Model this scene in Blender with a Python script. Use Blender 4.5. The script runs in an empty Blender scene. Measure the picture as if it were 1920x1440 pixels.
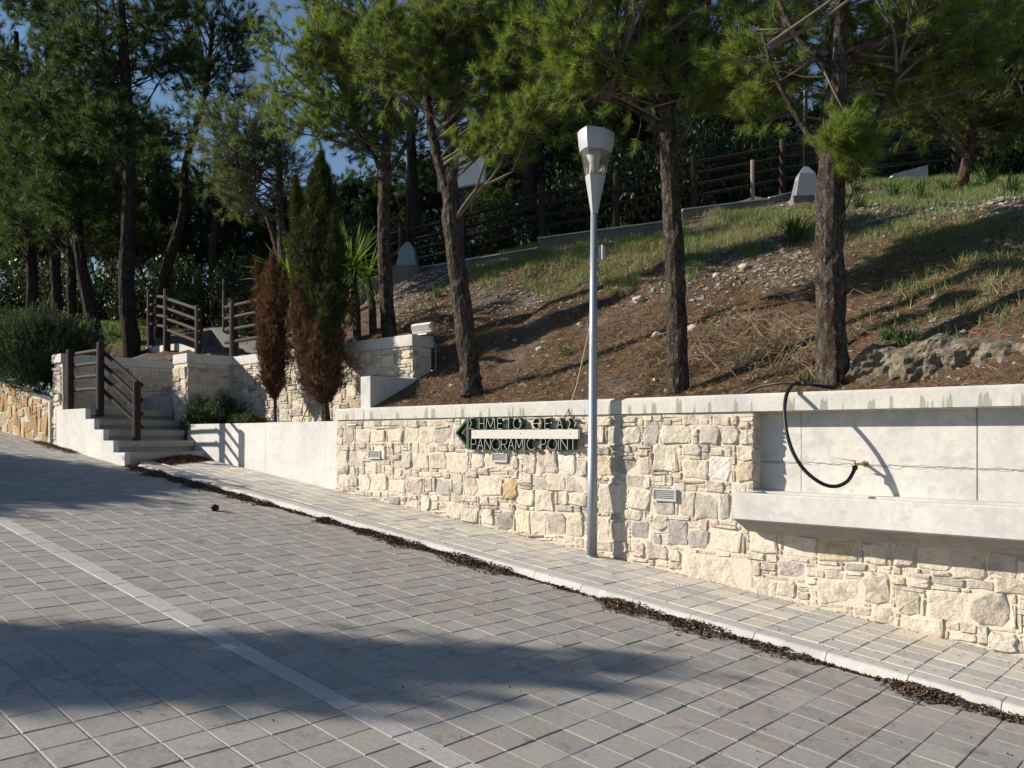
import bpy, math, random
import numpy as np
from mathutils import Vector, Matrix, noise as mnoise
random.seed(7); np.random.seed(7)
R = math.radians
scene = bpy.context.scene

# ------------------------------------------------------------ camera
F_PX, HOR = 1545.0, 816.0                      # focal length and horizon of the 1920 px wide photograph
AZ = math.atan(1682 / F_PX)
FWD = Vector((-math.cos(AZ), math.sin(AZ), 0)); RGT = Vector((math.sin(AZ), math.cos(AZ), 0)); UP = Vector((0, 0, 1))
cam = bpy.data.cameras.new('camera'); camo = bpy.data.objects.new('camera', cam)
scene.collection.objects.link(camo); scene.camera = camo
cam.sensor_width = 36; cam.lens = F_PX / 1920 * 36; cam.shift_y = (HOR - 720) / 1920
cam.clip_start = 0.05; cam.clip_end = 3000
camo.location = (0, 0, 0); camo.rotation_euler = (R(90), 0, math.atan2(-FWD.x, FWD.y))
# ------------------------------------------------------------ sky, sun, exposure
SUN_EL = R(25.0); SUN_H = Vector((0.793, 0.610, 0)).normalized()
w = bpy.data.worlds.new('World'); scene.world = w; w.use_nodes = True
wn = w.node_tree; wn.nodes.clear()
sky = wn.nodes.new('ShaderNodeTexSky'); sky.sky_type = 'NISHITA'; sky.sun_disc = False
sky.sun_elevation = SUN_EL; sky.sun_rotation = math.atan2(-SUN_H.x, -SUN_H.y) % (2 * math.pi)
sky.air_density = 1.0; sky.dust_density = 0.0; sky.ozone_density = 2.6
bg = wn.nodes.new('ShaderNodeBackground'); bg.inputs[1].default_value = 0.064
wo = wn.nodes.new('ShaderNodeOutputWorld')
wn.links.new(sky.outputs[0], bg.inputs[0]); wn.links.new(bg.outputs[0], wo.inputs[0])
sl = bpy.data.lights.new('sun', 'SUN'); sl.energy = 4.7; sl.angle = R(0.55); sl.color = (1.0, 0.90, 0.76)
so = bpy.data.objects.new('sun', sl); scene.collection.objects.link(so)
so.rotation_euler = Vector((SUN_H.x * math.cos(SUN_EL), SUN_H.y * math.cos(SUN_EL), -math.sin(SUN_EL))).to_track_quat('-Z', 'Y').to_euler()
scene.view_settings.view_transform = 'Standard'; scene.view_settings.look = 'None'
scene.view_settings.exposure = 0.75; scene.view_settings.gamma = 1; scene.view_settings.use_curve_mapping = False
scene.render.engine = 'CYCLES'

# ------------------------------------------------------------ helpers: places
def D(px, py, d): return FWD * d + RGT * ((px - 960) / F_PX * d) + UP * ((HOR - py) / F_PX * d)
def onY(px, py, Y):
    r = D(px, py, 1); return r * (Y / r.y)
SA, SB, SH = -0.099, -0.0157, -1.6              # slopes of the street
def walk_z(x, y): return SH + SA * x + SB * y   # top of the pavement
def road_z(x, y): return walk_z(x, y) - 0.07
def gnd(px, py, dz=0.0):
    r = D(px, py, 1); t = (SH + dz) / (r.z - SA * r.x - SB * r.y); return r * t
YW = 6.785                                      # street face of the long wall

# ------------------------------------------------------------ helpers: objects
col = scene.collection
WLOC = {}
def tag(o, label=None, cat=None, group=None, kind=None):
    if label: o['label'] = label
    if cat: o['category'] = cat
    if group: o['group'] = group
    if kind: o['kind'] = kind
    return o
def thing(name, loc, label, cat, group=None):
    o = bpy.data.objects.new(name, None); col.objects.link(o); o.location = loc; o.empty_display_size = 0.2
    WLOC[o] = Vector(loc); return tag(o, label, cat, group)
def put(name, me, parent=None, loc=None):
    o = bpy.data.objects.new(name, me); col.objects.link(o)
    wl = Vector(loc) if loc is not None else (WLOC[parent] if parent else Vector((0, 0, 0)))
    if parent: o.parent = parent; o.location = wl - WLOC[parent]
    else: o.location = wl
    WLOC[o] = wl
    return o
def np_mesh(name, V, Fc, mat, tint=None, smooth=False, origin=None):
    V = np.asarray(V, np.float32)
    if origin is not None: V = V - np.array(origin, np.float32)
    me = bpy.data.meshes.new(name)
    if isinstance(Fc, np.ndarray):
        k = Fc.shape[1]; n = len(Fc)
        me.vertices.add(len(V)); me.vertices.foreach_set('co', V.ravel())
        me.loops.add(n * k); me.loops.foreach_set('vertex_index', Fc.astype(np.int32).ravel())
        me.polygons.add(n); me.polygons.foreach_set('loop_start', np.arange(0, n * k, k, dtype=np.int32))
        me.polygons.foreach_set('loop_total', np.full(n, k, np.int32))
    else:
        me.from_pydata(V.tolist(), [], Fc)
    me.polygons.foreach_set('use_smooth', np.full(len(me.polygons), bool(smooth)))
    me.update(calc_edges=True)
    if tint is not None:
        a = me.color_attributes.new('tint', 'FLOAT_COLOR', 'POINT')
        t = np.asarray(tint, np.float32)
        if t.ndim == 1: t = np.tile(t, (len(V), 1))
        t4 = np.ones((len(V), 4), np.float32); t4[:, :3] = t; a.data.foreach_set('color', t4.ravel())
    if mat: me.materials.append(mat)
    return me
class MB:
    "collects simple shapes in world coordinates; build() makes ONE mesh object"
    def __init__(s): s.v = []; s.f = []; s.t = []; s.cur = (1, 1, 1)
    def add(s, vs, fs):
        b = len(s.v); s.v += [tuple(v) for v in vs]; s.f += [tuple(i + b for i in f) for f in fs]; s.t += [s.cur] * len(vs)
    def box(s, x0, x1, y0, y1, z0, z1):
        s.add([(x, y, z) for z in (z0, z1) for y in (y0, y1) for x in (x0, x1)],
              [(0, 2, 3, 1), (4, 5, 7, 6), (0, 1, 5, 4), (2, 6, 7, 3), (0, 4, 6, 2), (1, 3, 7, 5)])
    def hexa(s, bot, top):                      # two quads (counter-clockwise from above)
        s.add(list(bot) + list(top), [(3, 2, 1, 0), (4, 5, 6, 7), (0, 1, 5, 4), (1, 2, 6, 5), (2, 3, 7, 6), (3, 0, 4, 7)])
    def obox(s, c, ax, ay, az):                 # oriented box: centre and half axes
        c = Vector(c); ax = Vector(ax); ay = Vector(ay); az = Vector(az)
        s.add([c + sx * ax + sy * ay + sz * az for sz in (-1, 1) for sy in (-1, 1) for sx in (-1, 1)],
              [(0, 2, 3, 1), (4, 5, 7, 6), (0, 1, 5, 4), (2, 6, 7, 3), (0, 4, 6, 2), (1, 3, 7, 5)])
    def prism(s, poly, z0, z1, zt=None):        # vertical prism of an xy polygon
        n = len(poly)
        s.add([(p[0], p[1], z0) for p in poly] + [(p[0], p[1], z1) for p in poly],
              [tuple(range(n))[::-1], tuple(range(n, 2 * n))] + [(i, (i + 1) % n, n + (i + 1) % n, n + i) for i in range(n)])
    def extr(s, prof, a, b):                    # profile of (u along given 3d points) swept from offset a to b
        n = len(prof); a = Vector(a); b = Vector(b)
        s.add([Vector(p) + a for p in prof] + [Vector(p) + b for p in prof],
              [tuple(range(n))[::-1], tuple(range(n, 2 * n))] + [(i, (i + 1) % n, n + (i + 1) % n, n + i) for i in range(n)])
    def tube(s, pts, rad, n=8, cap=True, wob=0.0):
        pts = [Vector(p) for p in pts]; m = len(pts)
        if not hasattr(rad, '__len__'): rad = [rad] * m
        prev = None; b = len(s.v)
        for i, p in enumerate(pts):
            t = (pts[min(i + 1, m - 1)] - pts[max(i - 1, 0)]).normalized()
            if prev is None:
                u = t.orthogonal().normalized()
            else:
                u = (prev - t * prev.dot(t)).normalized()
            prev = u; v = t.cross(u)
            for k in range(n):
                a = 2 * math.pi * k / n; r = rad[i] * (1 + (random.uniform(-wob, wob) if wob else 0))
                s.v.append(tuple(p + (u * math.cos(a) + v * math.sin(a)) * r)); s.t.append(s.cur)
        for i in range(m - 1):
            for k in range(n):
                s.f.append((b + i * n + k, b + i * n + (k + 1) % n, b + (i + 1) * n + (k + 1) % n, b + (i + 1) * n + k))
        if cap: s.f.append(tuple(b + k for k in range(n))[::-1]); s.f.append(tuple(b + (m - 1) * n + k for k in range(n)))
    def build(s, name, mat, parent=None, smooth=False, tint=False, loc=None, bevel=0.0):
        o0 = Vector(loc) if loc is not None else (WLOC[parent] if parent else Vector((0, 0, 0)))
        if not s.v: s.box(0, .001, 0, .001, -9, -8.999)
        me = np_mesh(name, s.v, s.f, mat, s.t if tint else None, smooth, o0)
        o = put(name, me, parent, o0)
        if bevel:
            md = o.modifiers.new('b', 'BEVEL'); md.width = bevel; md.segments = 2; md.limit_method = 'ANGLE'
        return o
def copy_tree(o, parent=None):
    c = o.copy(); col.objects.link(c); c.parent = parent
    for ch in list(o.children): copy_tree(ch, c)
    return c

# ------------------------------------------------------------ helpers: materials
class NT:
    def __init__(s, name):
        s.m = bpy.data.materials.new(name); s.m.use_nodes = True; s.n = s.m.node_tree.nodes; s.l = s.m.node_tree.links
        s.b = s.n['Principled BSDF']; s.pos = None
    def new(s, t, **k):
        x = s.n.new(t)
        for a, v in k.items(): setattr(x, a, v)
        return x
    def P(s):
        if not s.pos: s.pos = s.new('ShaderNodeNewGeometry').outputs['Position']
        return s.pos
    def link(s, a, b): s.l.new(a, b)
    def setin(s, n, i, v):
        if hasattr(v, 'is_linked') or isinstance(v, bpy.types.NodeSocket): s.l.new(v, n.inputs[i])
        else: n.inputs[i].default_value = v
    def noise(s, scale, detail=4, rough=0.55, vec=None, out='Fac'):
        n = s.new('ShaderNodeTexNoise'); n.inputs['Scale'].default_value = scale; n.inputs['Detail'].default_value = detail
        n.inputs['Roughness'].default_value = rough; s.l.new(vec or s.P(), n.inputs['Vector']); return n.outputs[out]
    def scalev(s, v, vec=None):
        n = s.new('ShaderNodeMapping'); n.inputs['Scale'].default_value = v; s.l.new(vec or s.P(), n.inputs['Vector']); return n.outputs[0]
    def voro(s, scale, vec=None, feature='F1', out='Distance'):
        n = s.new('ShaderNodeTexVoronoi', feature=feature); n.inputs['Scale'].default_value = scale; s.l.new(vec or s.P(), n.inputs['Vector']); return n.outputs[out]
    def ramp(s, fac, stops):
        n = s.new('ShaderNodeValToRGB'); e = n.color_ramp.elements
        while len(e) < len(stops): e.new(0.5)
        for k, (p, c) in enumerate(stops):
            e[k].position = p; e[k].color = (c, c, c, 1) if not hasattr(c, '__len__') else (*c, 1)
        s.l.new(fac, n.inputs[0]); return n.outputs[0]
    def math(s, op, a, b=0.0, c=None):
        n = s.new('ShaderNodeMath', operation=op); s.setin(n, 0, a); s.setin(n, 1, b)
        if c is not None: s.setin(n, 2, c)
        return n.outputs[0]
    def mix(s, fac, a, b, mode='MIX'):
        n = s.new('ShaderNodeMix', data_type='RGBA', blend_type=mode); s.setin(n, 0, fac)
        for i, v in ((6, a), (7, b)):
            if isinstance(v, bpy.types.NodeSocket): s.l.new(v, n.inputs[i])
            else: n.inputs[i].default_value = (*v, 1) if len(v) == 3 else v
        return n.outputs[2]
    def bump(s, h, strength=0.5, dist=0.01, prev=None):
        n = s.new('ShaderNodeBump'); n.inputs['Strength'].default_value = strength; n.inputs['Distance'].default_value = dist
        s.l.new(h, n.inputs['Height'])
        if prev: s.l.new(prev, n.inputs['Normal'])
        return n.outputs[0]
    def done(s, colr, rough=0.85, normal=None, spec=0.3, metal=0.0):
        if isinstance(colr, bpy.types.NodeSocket): s.l.new(colr, s.b.inputs['Base Color'])
        else: s.b.inputs['Base Color'].default_value = (*colr, 1)
        if isinstance(rough, bpy.types.NodeSocket): s.l.new(rough, s.b.inputs['Roughness'])
        else: s.b.inputs['Roughness'].default_value = rough
        s.b.inputs['Specular IOR Level'].default_value = spec; s.b.inputs['Metallic'].default_value = metal
        if normal: s.l.new(normal, s.b.inputs['Normal'])
        return s.m
    def tint(s): 
        n = s.new('ShaderNodeVertexColor'); n.layer_name = 'tint'; return n.outputs[0]
    def objrand(s): return s.new('ShaderNodeObjectInfo').outputs['Random']

def m_concrete(name, base, streak=False, patch=0.5, warm=(1.0, 0.955, 0.87)):
    t = NT(name); n1 = t.noise(1.7, 5, 0.6); n2 = t.noise(14, 5, 0.65); n3 = t.noise(90, 3, 0.7)
    c = t.mix(t.ramp(n1, [(0.35, 0.0), (0.65, 1.0)]), [base * x * 0.86 for x in (1.0, 0.985, 0.955)], [base * x * 1.05 for x in warm])
    c = t.mix(t.ramp(n2, [(0.35, 0.0), (0.7, 0.38)]), c, [base * 0.6] * 3)
    c = t.mix(t.ramp(t.noise(3.0, 6, 0.7, t.scalev((1, 1, .35))), [(0.50, 0.0), (0.66, 0.6)]), c, [base * 0.66, base * 0.665, base * 0.67])
    # blotches of damp and patched concrete
    b = t.ramp(t.noise(4.5, 3, 0.5, t.scalev((1, 1, 1.6))), [(0.585, 0.0), (0.61, patch)])
    c = t.mix(b, c, [base * 0.66, base * 0.66, base * 0.65])
    pores = t.ramp(t.voro(34), [(0.05, 1.0), (0.1, 0.0)]); pm = t.math('MULTIPLY', pores, t.ramp(t.noise(9, 2), [(0.5, 0.0), (0.58, 0.8)]))
    c = t.mix(pm, c, (0.13, 0.12, 0.11))
    if streak:                                   # drip stains hanging above the lower edge of the coping
        z = t.new('ShaderNodeSeparateXYZ'); t.link(t.P(), z.inputs[0]); zz = z.outputs[2]
        h = t.ramp(t.noise(1.0, 3, 0.65, t.scalev((7.5, 0, 0))), [(0.53, 0.0), (0.555, 1.0)])
        h2 = t.noise(1.0, 3, 0.8, t.scalev((38.0, 0, 0.0))); h3 = t.noise(1.0, 1, 0.5, t.scalev((2.3, 0, 0)))
        hh = t.math('MULTIPLY', h, t.math('MULTIPLY', t.math('ADD', h2, -0.12), t.math('MULTIPLY', h3, 0.48)))
        n5 = t.noise(30, 3, 0.6); lim = t.math('ADD', t.math('ADD', hh, 0.207), t.math('MULTIPLY', t.math('MULTIPLY', n5, h), 0.012)); on = t.math('LESS_THAN', zz, lim)
        on = t.math('MULTIPLY', on, t.ramp(n2, [(0.2, 0.9), (0.8, 0.5)]))
        c = t.mix(on, c, (0.21, 0.205, 0.165))
    c = t.mix(t.ramp(n3, [(0.58, 0.0), (0.75, 0.35)]), c, [base * .5] * 3)
    c = t.mix(t.ramp(t.noise(22, 6, 0.8, t.scalev((1, 1, .5))), [(0.54, 0.0), (0.70, 0.45)]), c, [base * .62, base * .62, base * .60])
    bp = t.bump(n3, 0.25, 0.004); bp = t.bump(pm, 0.5, -0.004, bp); bp = t.bump(n2, 0.2, 0.006, bp)
    return t.done(c, 0.9, bp, 0.25)
def m_stone(name, lichen=0.62):
    t = NT(name); base = t.mix(1.0, t.tint(), (1.0, 1.0, 1.04), "MULTIPLY"); n1 = t.noise(16, 6, 0.65); n2 = t.noise(55, 5, 0.7)
    c = t.mix(t.ramp(n1, [(0.35, 0.0), (0.7, 0.55)]), base, t.mix(1.0, base, (1.12, 1.06, 0.95), 'MULTIPLY'))
    c = t.mix(t.ramp(t.noise(7.0, 6, 0.75), [(0.50, 0.0), (0.64, lichen)]), c, t.mix(1.0, base, (0.50, 0.48, 0.46), 'MULTIPLY'))
    c = t.mix(t.ramp(n2, [(0.52, 0.0), (0.72, 0.35)]), c, t.mix(1.0, base, (0.55, 0.5, 0.45), 'MULTIPLY'))
    bp = t.bump(n1, 0.8, 0.03); bp = t.bump(n2, 0.6, 0.008, bp); bp = t.bump(t.voro(9, feature='DISTANCE_TO_EDGE'), 0.25, 0.03, bp)
    return t.done(c, 0.9, bp, 0.2)
def m_mortar(name, c0, c1):
    t = NT(name); n = t.noise(25, 5, 0.7); c = t.mix(n, c0, c1); return t.done(c, 0.95, t.bump(n, 0.8, 0.015), 0.15)
def m_paver(name, base, warm, spread, stain):
    t = NT(name); r = t.objrand(); tn = t.tint(); n2 = t.noise(5, 5, 0.7); n3 = t.noise(160, 3, 0.8); n4 = t.noise(38, 4, 0.7)
    c = t.mix(1.0, [base * x for x in warm], tn, 'MULTIPLY')
    k = t.math('MULTIPLY_ADD', r, spread, 1 - spread / 2)
    cc = t.new('ShaderNodeCombineColor'); [t.link(k, cc.inputs[i]) for i in range(3)]
    c = t.mix(1.0, c, cc.outputs[0], 'MULTIPLY')
    c = t.mix(t.ramp(n2, [(0.56, 0.0), (0.72, stain)]), c, (0.045, 0.045, 0.05))
    c = t.mix(t.ramp(t.noise(2.3, 4, 0.6), [(0.6, 0.0), (0.75, 0.25)]), c, (0.42, 0.41, 0.39))
    sp = t.ramp(n3, [(0.3, 0.0), (0.7, 1.0)])
    c = t.mix(t.math('MULTIPLY', sp, 0.28), c, (base * 0.4,) * 3)
    c = t.mix(t.ramp(n4, [(0.3, 0.35), (0.6, 0.0)]), c, (base * 1.5, base * 1.48, base * 1.4))
    bp = t.bump(n3, 0.5, 0.003); bp = t.bump(n4, 0.25, 0.004, bp)
    return t.done(c, 0.82, bp, 0.3)
def m_leaf(name, trans=0.35, rough=0.55):
    t = NT(name); c = t.mix(1.0, t.tint(), (1, 1, 1), 'MULTIPLY'); t.done(c, rough, None, 0.25)
    tr = t.new('ShaderNodeBsdfTranslucent'); t.link(t.mix(1.0, c, (1.3, 1.35, 0.7), 'MULTIPLY'), tr.inputs[0])
    mx = t.new('ShaderNodeMixShader'); mx.inputs[0].default_value = trans
    t.link(t.b.outputs[0], mx.inputs[1]); t.link(tr.outputs[0], mx.inputs[2])
    t.link(mx.outputs[0], t.n['Material Output'].inputs['Surface']); return t.m
def m_plain(name, c, rough=0.5, spec=0.4, metal=0.0, var=0.15, scale=20, bump=0.0):
    t = NT(name); n = t.noise(scale, 4, 0.6)
    cc = t.mix(n, [x * (1 - var) for x in c], [min(1, x * (1 + var)) for x in c])
    return t.done(cc, rough, t.bump(n, bump, 0.004) if bump else None, spec, metal)
def m_tint(name, rough=0.9, bump=0.0, scale=60):
    t = NT(name); n = t.noise(scale, 4, 0.7); c = t.mix(1.0, t.tint(), t.mix(n, (0.65, 0.65, 0.65), (1.25, 1.25, 1.25)), 'MULTIPLY')
    return t.done(c, rough, t.bump(n, bump, 0.01) if bump else None, 0.2)
def m_bark(name, c0, c1):
    t = NT(name); dn = t.noise(14, 4, 0.7, out='Color'); v0 = t.new('ShaderNodeVectorMath', operation='MULTIPLY_ADD'); t.link(dn, v0.inputs[0]); v0.inputs[1].default_value = (0.11, 0.11, 0.16); t.link(t.P(), v0.inputs[2])
    v = t.scalev((1, 1, 0.30), v0.outputs[0]); n1 = t.noise(34, 6, 0.75, v); vo = t.voro(44, v, 'DISTANCE_TO_EDGE'); vc = t.voro(44, v, out='Color'); n2 = t.noise(4, 3)
    c = t.mix(t.ramp(n1, [(0.38, 0.0), (0.62, 1.0)]), c0, c1)
    sp = t.new('ShaderNodeSeparateColor'); t.link(vc, sp.inputs[0]); c = t.mix(t.ramp(sp.outputs[0], [(0.55, 0.0), (0.75, 0.75)]), c, [x * 1.35 for x in c1])
    c = t.mix(t.ramp(sp.outputs[1], [(0.5, 0.0), (0.8, 0.8)]), c, [x * 0.5 for x in c0])
    c = t.mix(t.ramp(vo, [(0.0, 0.8), (0.10, 0.0)]), c, [x * 0.3 for x in c0])
    c = t.mix(t.ramp(n2, [(0.5, 0.0), (0.7, 0.4)]), c, [c0[0] * 1.3, c0[1] * 1.0, c0[2] * 0.9])
    bp = t.bump(vo, 0.9, 0.035); bp = t.bump(n1, 0.9, 0.03, bp)
    return t.done(c, 0.95, bp, 0.1)

M = {}
M['coping'] = m_concrete('coping_concrete', 0.58, True, 0.2, (1.0, 0.97, 0.86))
M['concrete'] = m_concrete('smooth_concrete', 0.60, False, 0.45, (1.0, 0.97, 0.91))
M['shade_damp_concrete'] = m_concrete('shade_damp_concrete', 0.32, False, 0.6)  # darker base: shade under the trough put into the colour, with some damp
M['white_concrete'] = m_concrete('white_concrete', 0.64, False, 0.22, (1.0, 0.975, 0.93))
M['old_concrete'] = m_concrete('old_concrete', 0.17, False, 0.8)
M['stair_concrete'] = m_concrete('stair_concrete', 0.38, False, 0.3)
M['stone'] = m_stone('rubble_stone')
M['ochre'] = m_stone('ochre_stone', 0.15)
M['mortar'] = m_mortar('cream_mortar', (0.53, 0.475, 0.385), (0.63, 0.575, 0.48))
M['white_mortar'] = m_mortar('white_mortar', (0.5, 0.47, 0.42), (0.62, 0.58, 0.52))
M['road_paver'] = m_paver('road_paver', 0.335, (1.0, 0.955, 0.885), 0.22, 0.6)
M['walk_paver'] = m_paver('pavement_paver', 0.54, (1.0, 0.945, 0.87), 0.24, 0.3)
M['bed'] = m_mortar('joint_sand', (0.27, 0.25, 0.215), (0.38, 0.35, 0.30))
M['kerb'] = m_concrete('kerb_stone', 0.56, False, 0.25, (1.0, 0.955, 0.91))
M['stripe'] = m_paver('stripe_stone', 0.46, (1.0, 0.96, 0.93), 0.2, 0.15)
M['log'] = m_plain('brown_log', (0.036, 0.025, 0.021), 0.75, 0.2, 0, 0.5, 12, 0.5)
M['steel'] = m_plain('galvanised_steel', (0.30, 0.335, 0.37), 0.5, 0.5, 0.55, 0.18, 40)
M['lamp_grey'] = m_plain('light_grey_paint', (0.37, 0.385, 0.40), 0.45, 0.5, 0.1, 0.05, 30)
M['white'] = m_plain('white_paint', (0.50, 0.49, 0.45), 0.5, 0.4, 0, 0.06, 30)
M['board_white'] = m_plain('board_white', (0.78, 0.78, 0.76), 0.5, 0.4, 0, 0.05, 30)
M['green'] = m_plain('dark_green_paint', (0.024, 0.062, 0.038), 0.45, 0.5, 0, 0.15, 30)
M['edge'] = m_plain('pale_letter_edge', (0.42, 0.45, 0.40), 0.5, 0.4, 0, 0.1, 60)
M['vent'] = m_plain('aluminium', (0.5, 0.5, 0.5), 0.4, 0.5, 0.3, 0.08, 60)
M['black'] = m_plain('black_rubber', (0.012, 0.012, 0.013), 0.5, 0.4, 0, 0.3, 30)
M['dark_metal'] = m_plain('dark_metal', (0.022, 0.024, 0.028), 0.4, 0.5, 0.3, 0.2, 30)
M['zinc'] = m_plain('sheet_zinc', (0.24, 0.265, 0.30), 0.6, 0.4, 0.2, 0.12, 12)
M['brass'] = m_plain('brass', (0.38, 0.30, 0.16), 0.4, 0.5, 0.9, 0.1, 30)
M['red'] = m_plain('red_plastic', (0.45, 0.05, 0.03), 0.5, 0.4, 0, 0.1, 30)
M['tarp'] = m_plain('grey_membrane', (0.05, 0.053, 0.058), 0.7, 0.3, 0, 0.3, 5, 0.6)
M['bark'] = m_bark('pine_bark', (0.075, 0.060, 0.050), (0.17, 0.145, 0.12))
M['bark_dark'] = m_bark('dark_bark', (0.04, 0.033, 0.028), (0.085, 0.07, 0.058))
M['bark_red'] = m_bark('red_bark', (0.085, 0.055, 0.04), (0.17, 0.115, 0.085))
M['twig'] = m_plain('grey_twig', (0.135, 0.115, 0.095), 0.9, 0.1, 0, 0.3, 30)
M['needle'] = m_leaf('needle', 0.46, 0.5)
M['leaf'] = m_leaf('leaf', 0.25, 0.5)
M['dry'] = m_leaf('dry_foliage', 0.15, 0.8)
M['litter'] = m_tint('litter', 0.9, 0.4, 80)
M['rubble'] = m_tint('rubble', 0.95, 0.7, 30)

# ------------------------------------------------------------ road, pavement, kerb
def plane_quad(x0, x1, y0, y1, zf):
    return [(x0, y0, zf(x0, y0)), (x1, y0, zf(x1, y0)), (x1, y1, zf(x1, y1)), (x0, y1, zf(x0, y1))]
def kerb_y(x):                                   # front (street) edge of the kerb
    return 5.50 - 0.0035 * max(0, -x - 5) ** 1.9 if x > -13 else 5.50 - 0.0035 * 8 ** 1.9
def paver_meshes(name, lx, ly, mat, n=6, tints=None, h=0.05):
    out = []
    for k in range(n):
        b = 0.004; hx, hy = lx / 2, ly / 2; V = []; j = [random.uniform(-0.0012, 0.0012) for _ in range(8)]
        for (ix, iy, iz) in ((1, 1, -h), (1, 1, -b), (1 - b / hx, 1 - b / hy, 0)):
            for q, (sx, sy) in enumerate(((-1, -1), (1, -1), (1, 1), (-1, 1))):
                x, y = sx * hx * ix + j[q], sy * hy * iy + j[q + 4]
                V.append((x, y, SA * x + SB * y + iz + (random.uniform(-0.0012, 0.0012) if iz == 0 else 0)))
        Fq = [(8, 9, 10, 11)] + [(r * 4 + q, r * 4 + (q + 1) % 4, r * 4 + 4 + (q + 1) % 4, r * 4 + 4 + q) for r in range(2) for q in range(4)]
        tn = tints[k % len(tints)] if tints else (1, 1, 1)
        out.append(np_mesh(name, V, Fq, mat, tn))
    return out
def lay_pavers(parent, meshes, cells, lim):
    "cells: list of (cx, cy, z, importance); the lim most important become parts, the rest one joined part"
    cells.sort(key=lambda c: -c[3])
    for c in cells[:lim]:
        o = put('paver', random.choice(meshes), parent, (c[0], c[1], c[2] + random.uniform(-0.0025, 0.002)))
    V = []; Fs = []; T = []
    datas = []
    for me in meshes:
        v = np.empty(len(me.vertices) * 3, np.float32); me.vertices.foreach_get('co', v); v = v.reshape(-1, 3)
        f = np.array([p.vertices[:] for p in me.polygons]); tv = np.empty(len(me.vertices) * 4, np.float32)
        me.color_attributes['tint'].data.foreach_get('color', tv); datas.append((v, f, tv.reshape(-1, 4)[:, :3]))
    b = 0
    for c in cells[lim:]:
        v, f, tv = random.choice(datas); k = random.uniform(0.9, 1.1)
        V.append(v + np.array([c[0], c[1], c[2] + random.uniform(-0.002, 0.002)])); Fs.append(f + b); T.append(tv * k); b += len(v)
    if V:
        me = np_mesh('paving', np.vstack(V), np.vstack(Fs), meshes[0].materials[0], np.vstack(T), origin=WLOC[parent])
        tag(put('paving', me, parent), kind='stuff')
def view_size(p):
    d = Vector(p).dot(FWD)
    if d < 0.5: return -1
    u = 960 + F_PX * Vector(p).dot(RGT) / d; v = HOR - F_PX * p[2] / d
    if u < -60 or u > 1980 or v > 1500 or v < -60: return -1
    return 1 / d

def strip_mesh(ys, xs, zf, dz=0):
    V = []; Fq = []
    for x in xs:
        for y in ys:
            yy = y(x) if callable(y) else y; V.append((x, yy, zf(x, yy) + dz))
    n = len(ys)
    for i in range(len(xs) - 1):
        for k in range(n - 1): Fq.append((i * n + k, (i + 1) * n + k, (i + 1) * n + k + 1, i * n + k + 1))
    return V, Fq
xs = [-45, -32] + [-25 + 0.5 * i for i in range(64)]
V, Fq = strip_mesh([-26, -8, -2, 0, 2, 4, lambda x: kerb_y(x) + 0.03], xs, road_z, -0.0042)
road = put('road', np_mesh('road', V, Fq, M['bed'])); tag(road, 'sloping street surface of square grey concrete pavers', None, None, 'structure')
PX = 0.209
tints_r = [(1, 1, 1), (0.93, 0.94, 0.96), (1.05, 1.04, 1.02), (0.97, 0.95, 0.92), (1.0, 0.98, 0.95), (0.9, 0.9, 0.91)]
pm = paver_meshes('paver', PX - 0.0040, PX - 0.0068, M['road_paver'], 6, tints_r)
cells = []
STR0, STR1 = 2.452, 2.572                        # the pale stripe
rows = [STR0 - 0.004 - PX / 2 - k * PX for k in range(60)] + [STR1 + 0.004 + PX / 2 + k * (PX * 0.985) for k in range(14)]
for y in rows:
    near = y < STR0; x = -2.59 + PX * 0.5 + (0.07 if near else 0) - PX * 110
    while x < 3.5:
        x += PX
        if y > kerb_y(x) - PX / 2 - 0.01: continue
        if y < -9 or (x < -20 and y < -2): continue
        s = view_size((x, y, road_z(x, y)))
        if s < 0 and not (-6 < x < 3 and y > -1): continue
        cells.append((x, y, road_z(x, y), s))
lay_pavers(road, pm, cells, 300)
sm = paver_meshes('stripe_stone', PX * 1.9, STR1 - STR0, M['stripe'], 3, [(1, 1, 1), (0.92, 0.93, 0.96), (1.05, 1.03, 1.0)])
for k in range(-34, 6):
    x = k * PX * 1.92; y = (STR0 + STR1) / 2; put('stripe_stone', random.choice(sm), road, (x, y, road_z(x, y) + 0.001))
# fill between the last row and the kerb: cut pavers
mb = MB()
x = -24.0
while x < 3:
    y0 = max(r for r in rows if r < kerb_y(x) - PX / 2 - 0.01) + PX / 2 + 0.006; y1 = min(kerb_y(x), kerb_y(x + 0.2)) + 0.012
    if y1 - y0 > 0.02:
        b_ = plane_quad(x + .003, x + PX - .003, y0, y1, lambda a, c: road_z(a, c) - 0.04); t_ = plane_quad(x + .003, x + PX - .003, y0, y1, road_z)
        mb.cur = random.choice(tints_r); mb.hexa(b_, t_)
    x += PX
tag(mb.build('cut_paver', M['road_paver'], road, tint=True), kind='stuff')

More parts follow.
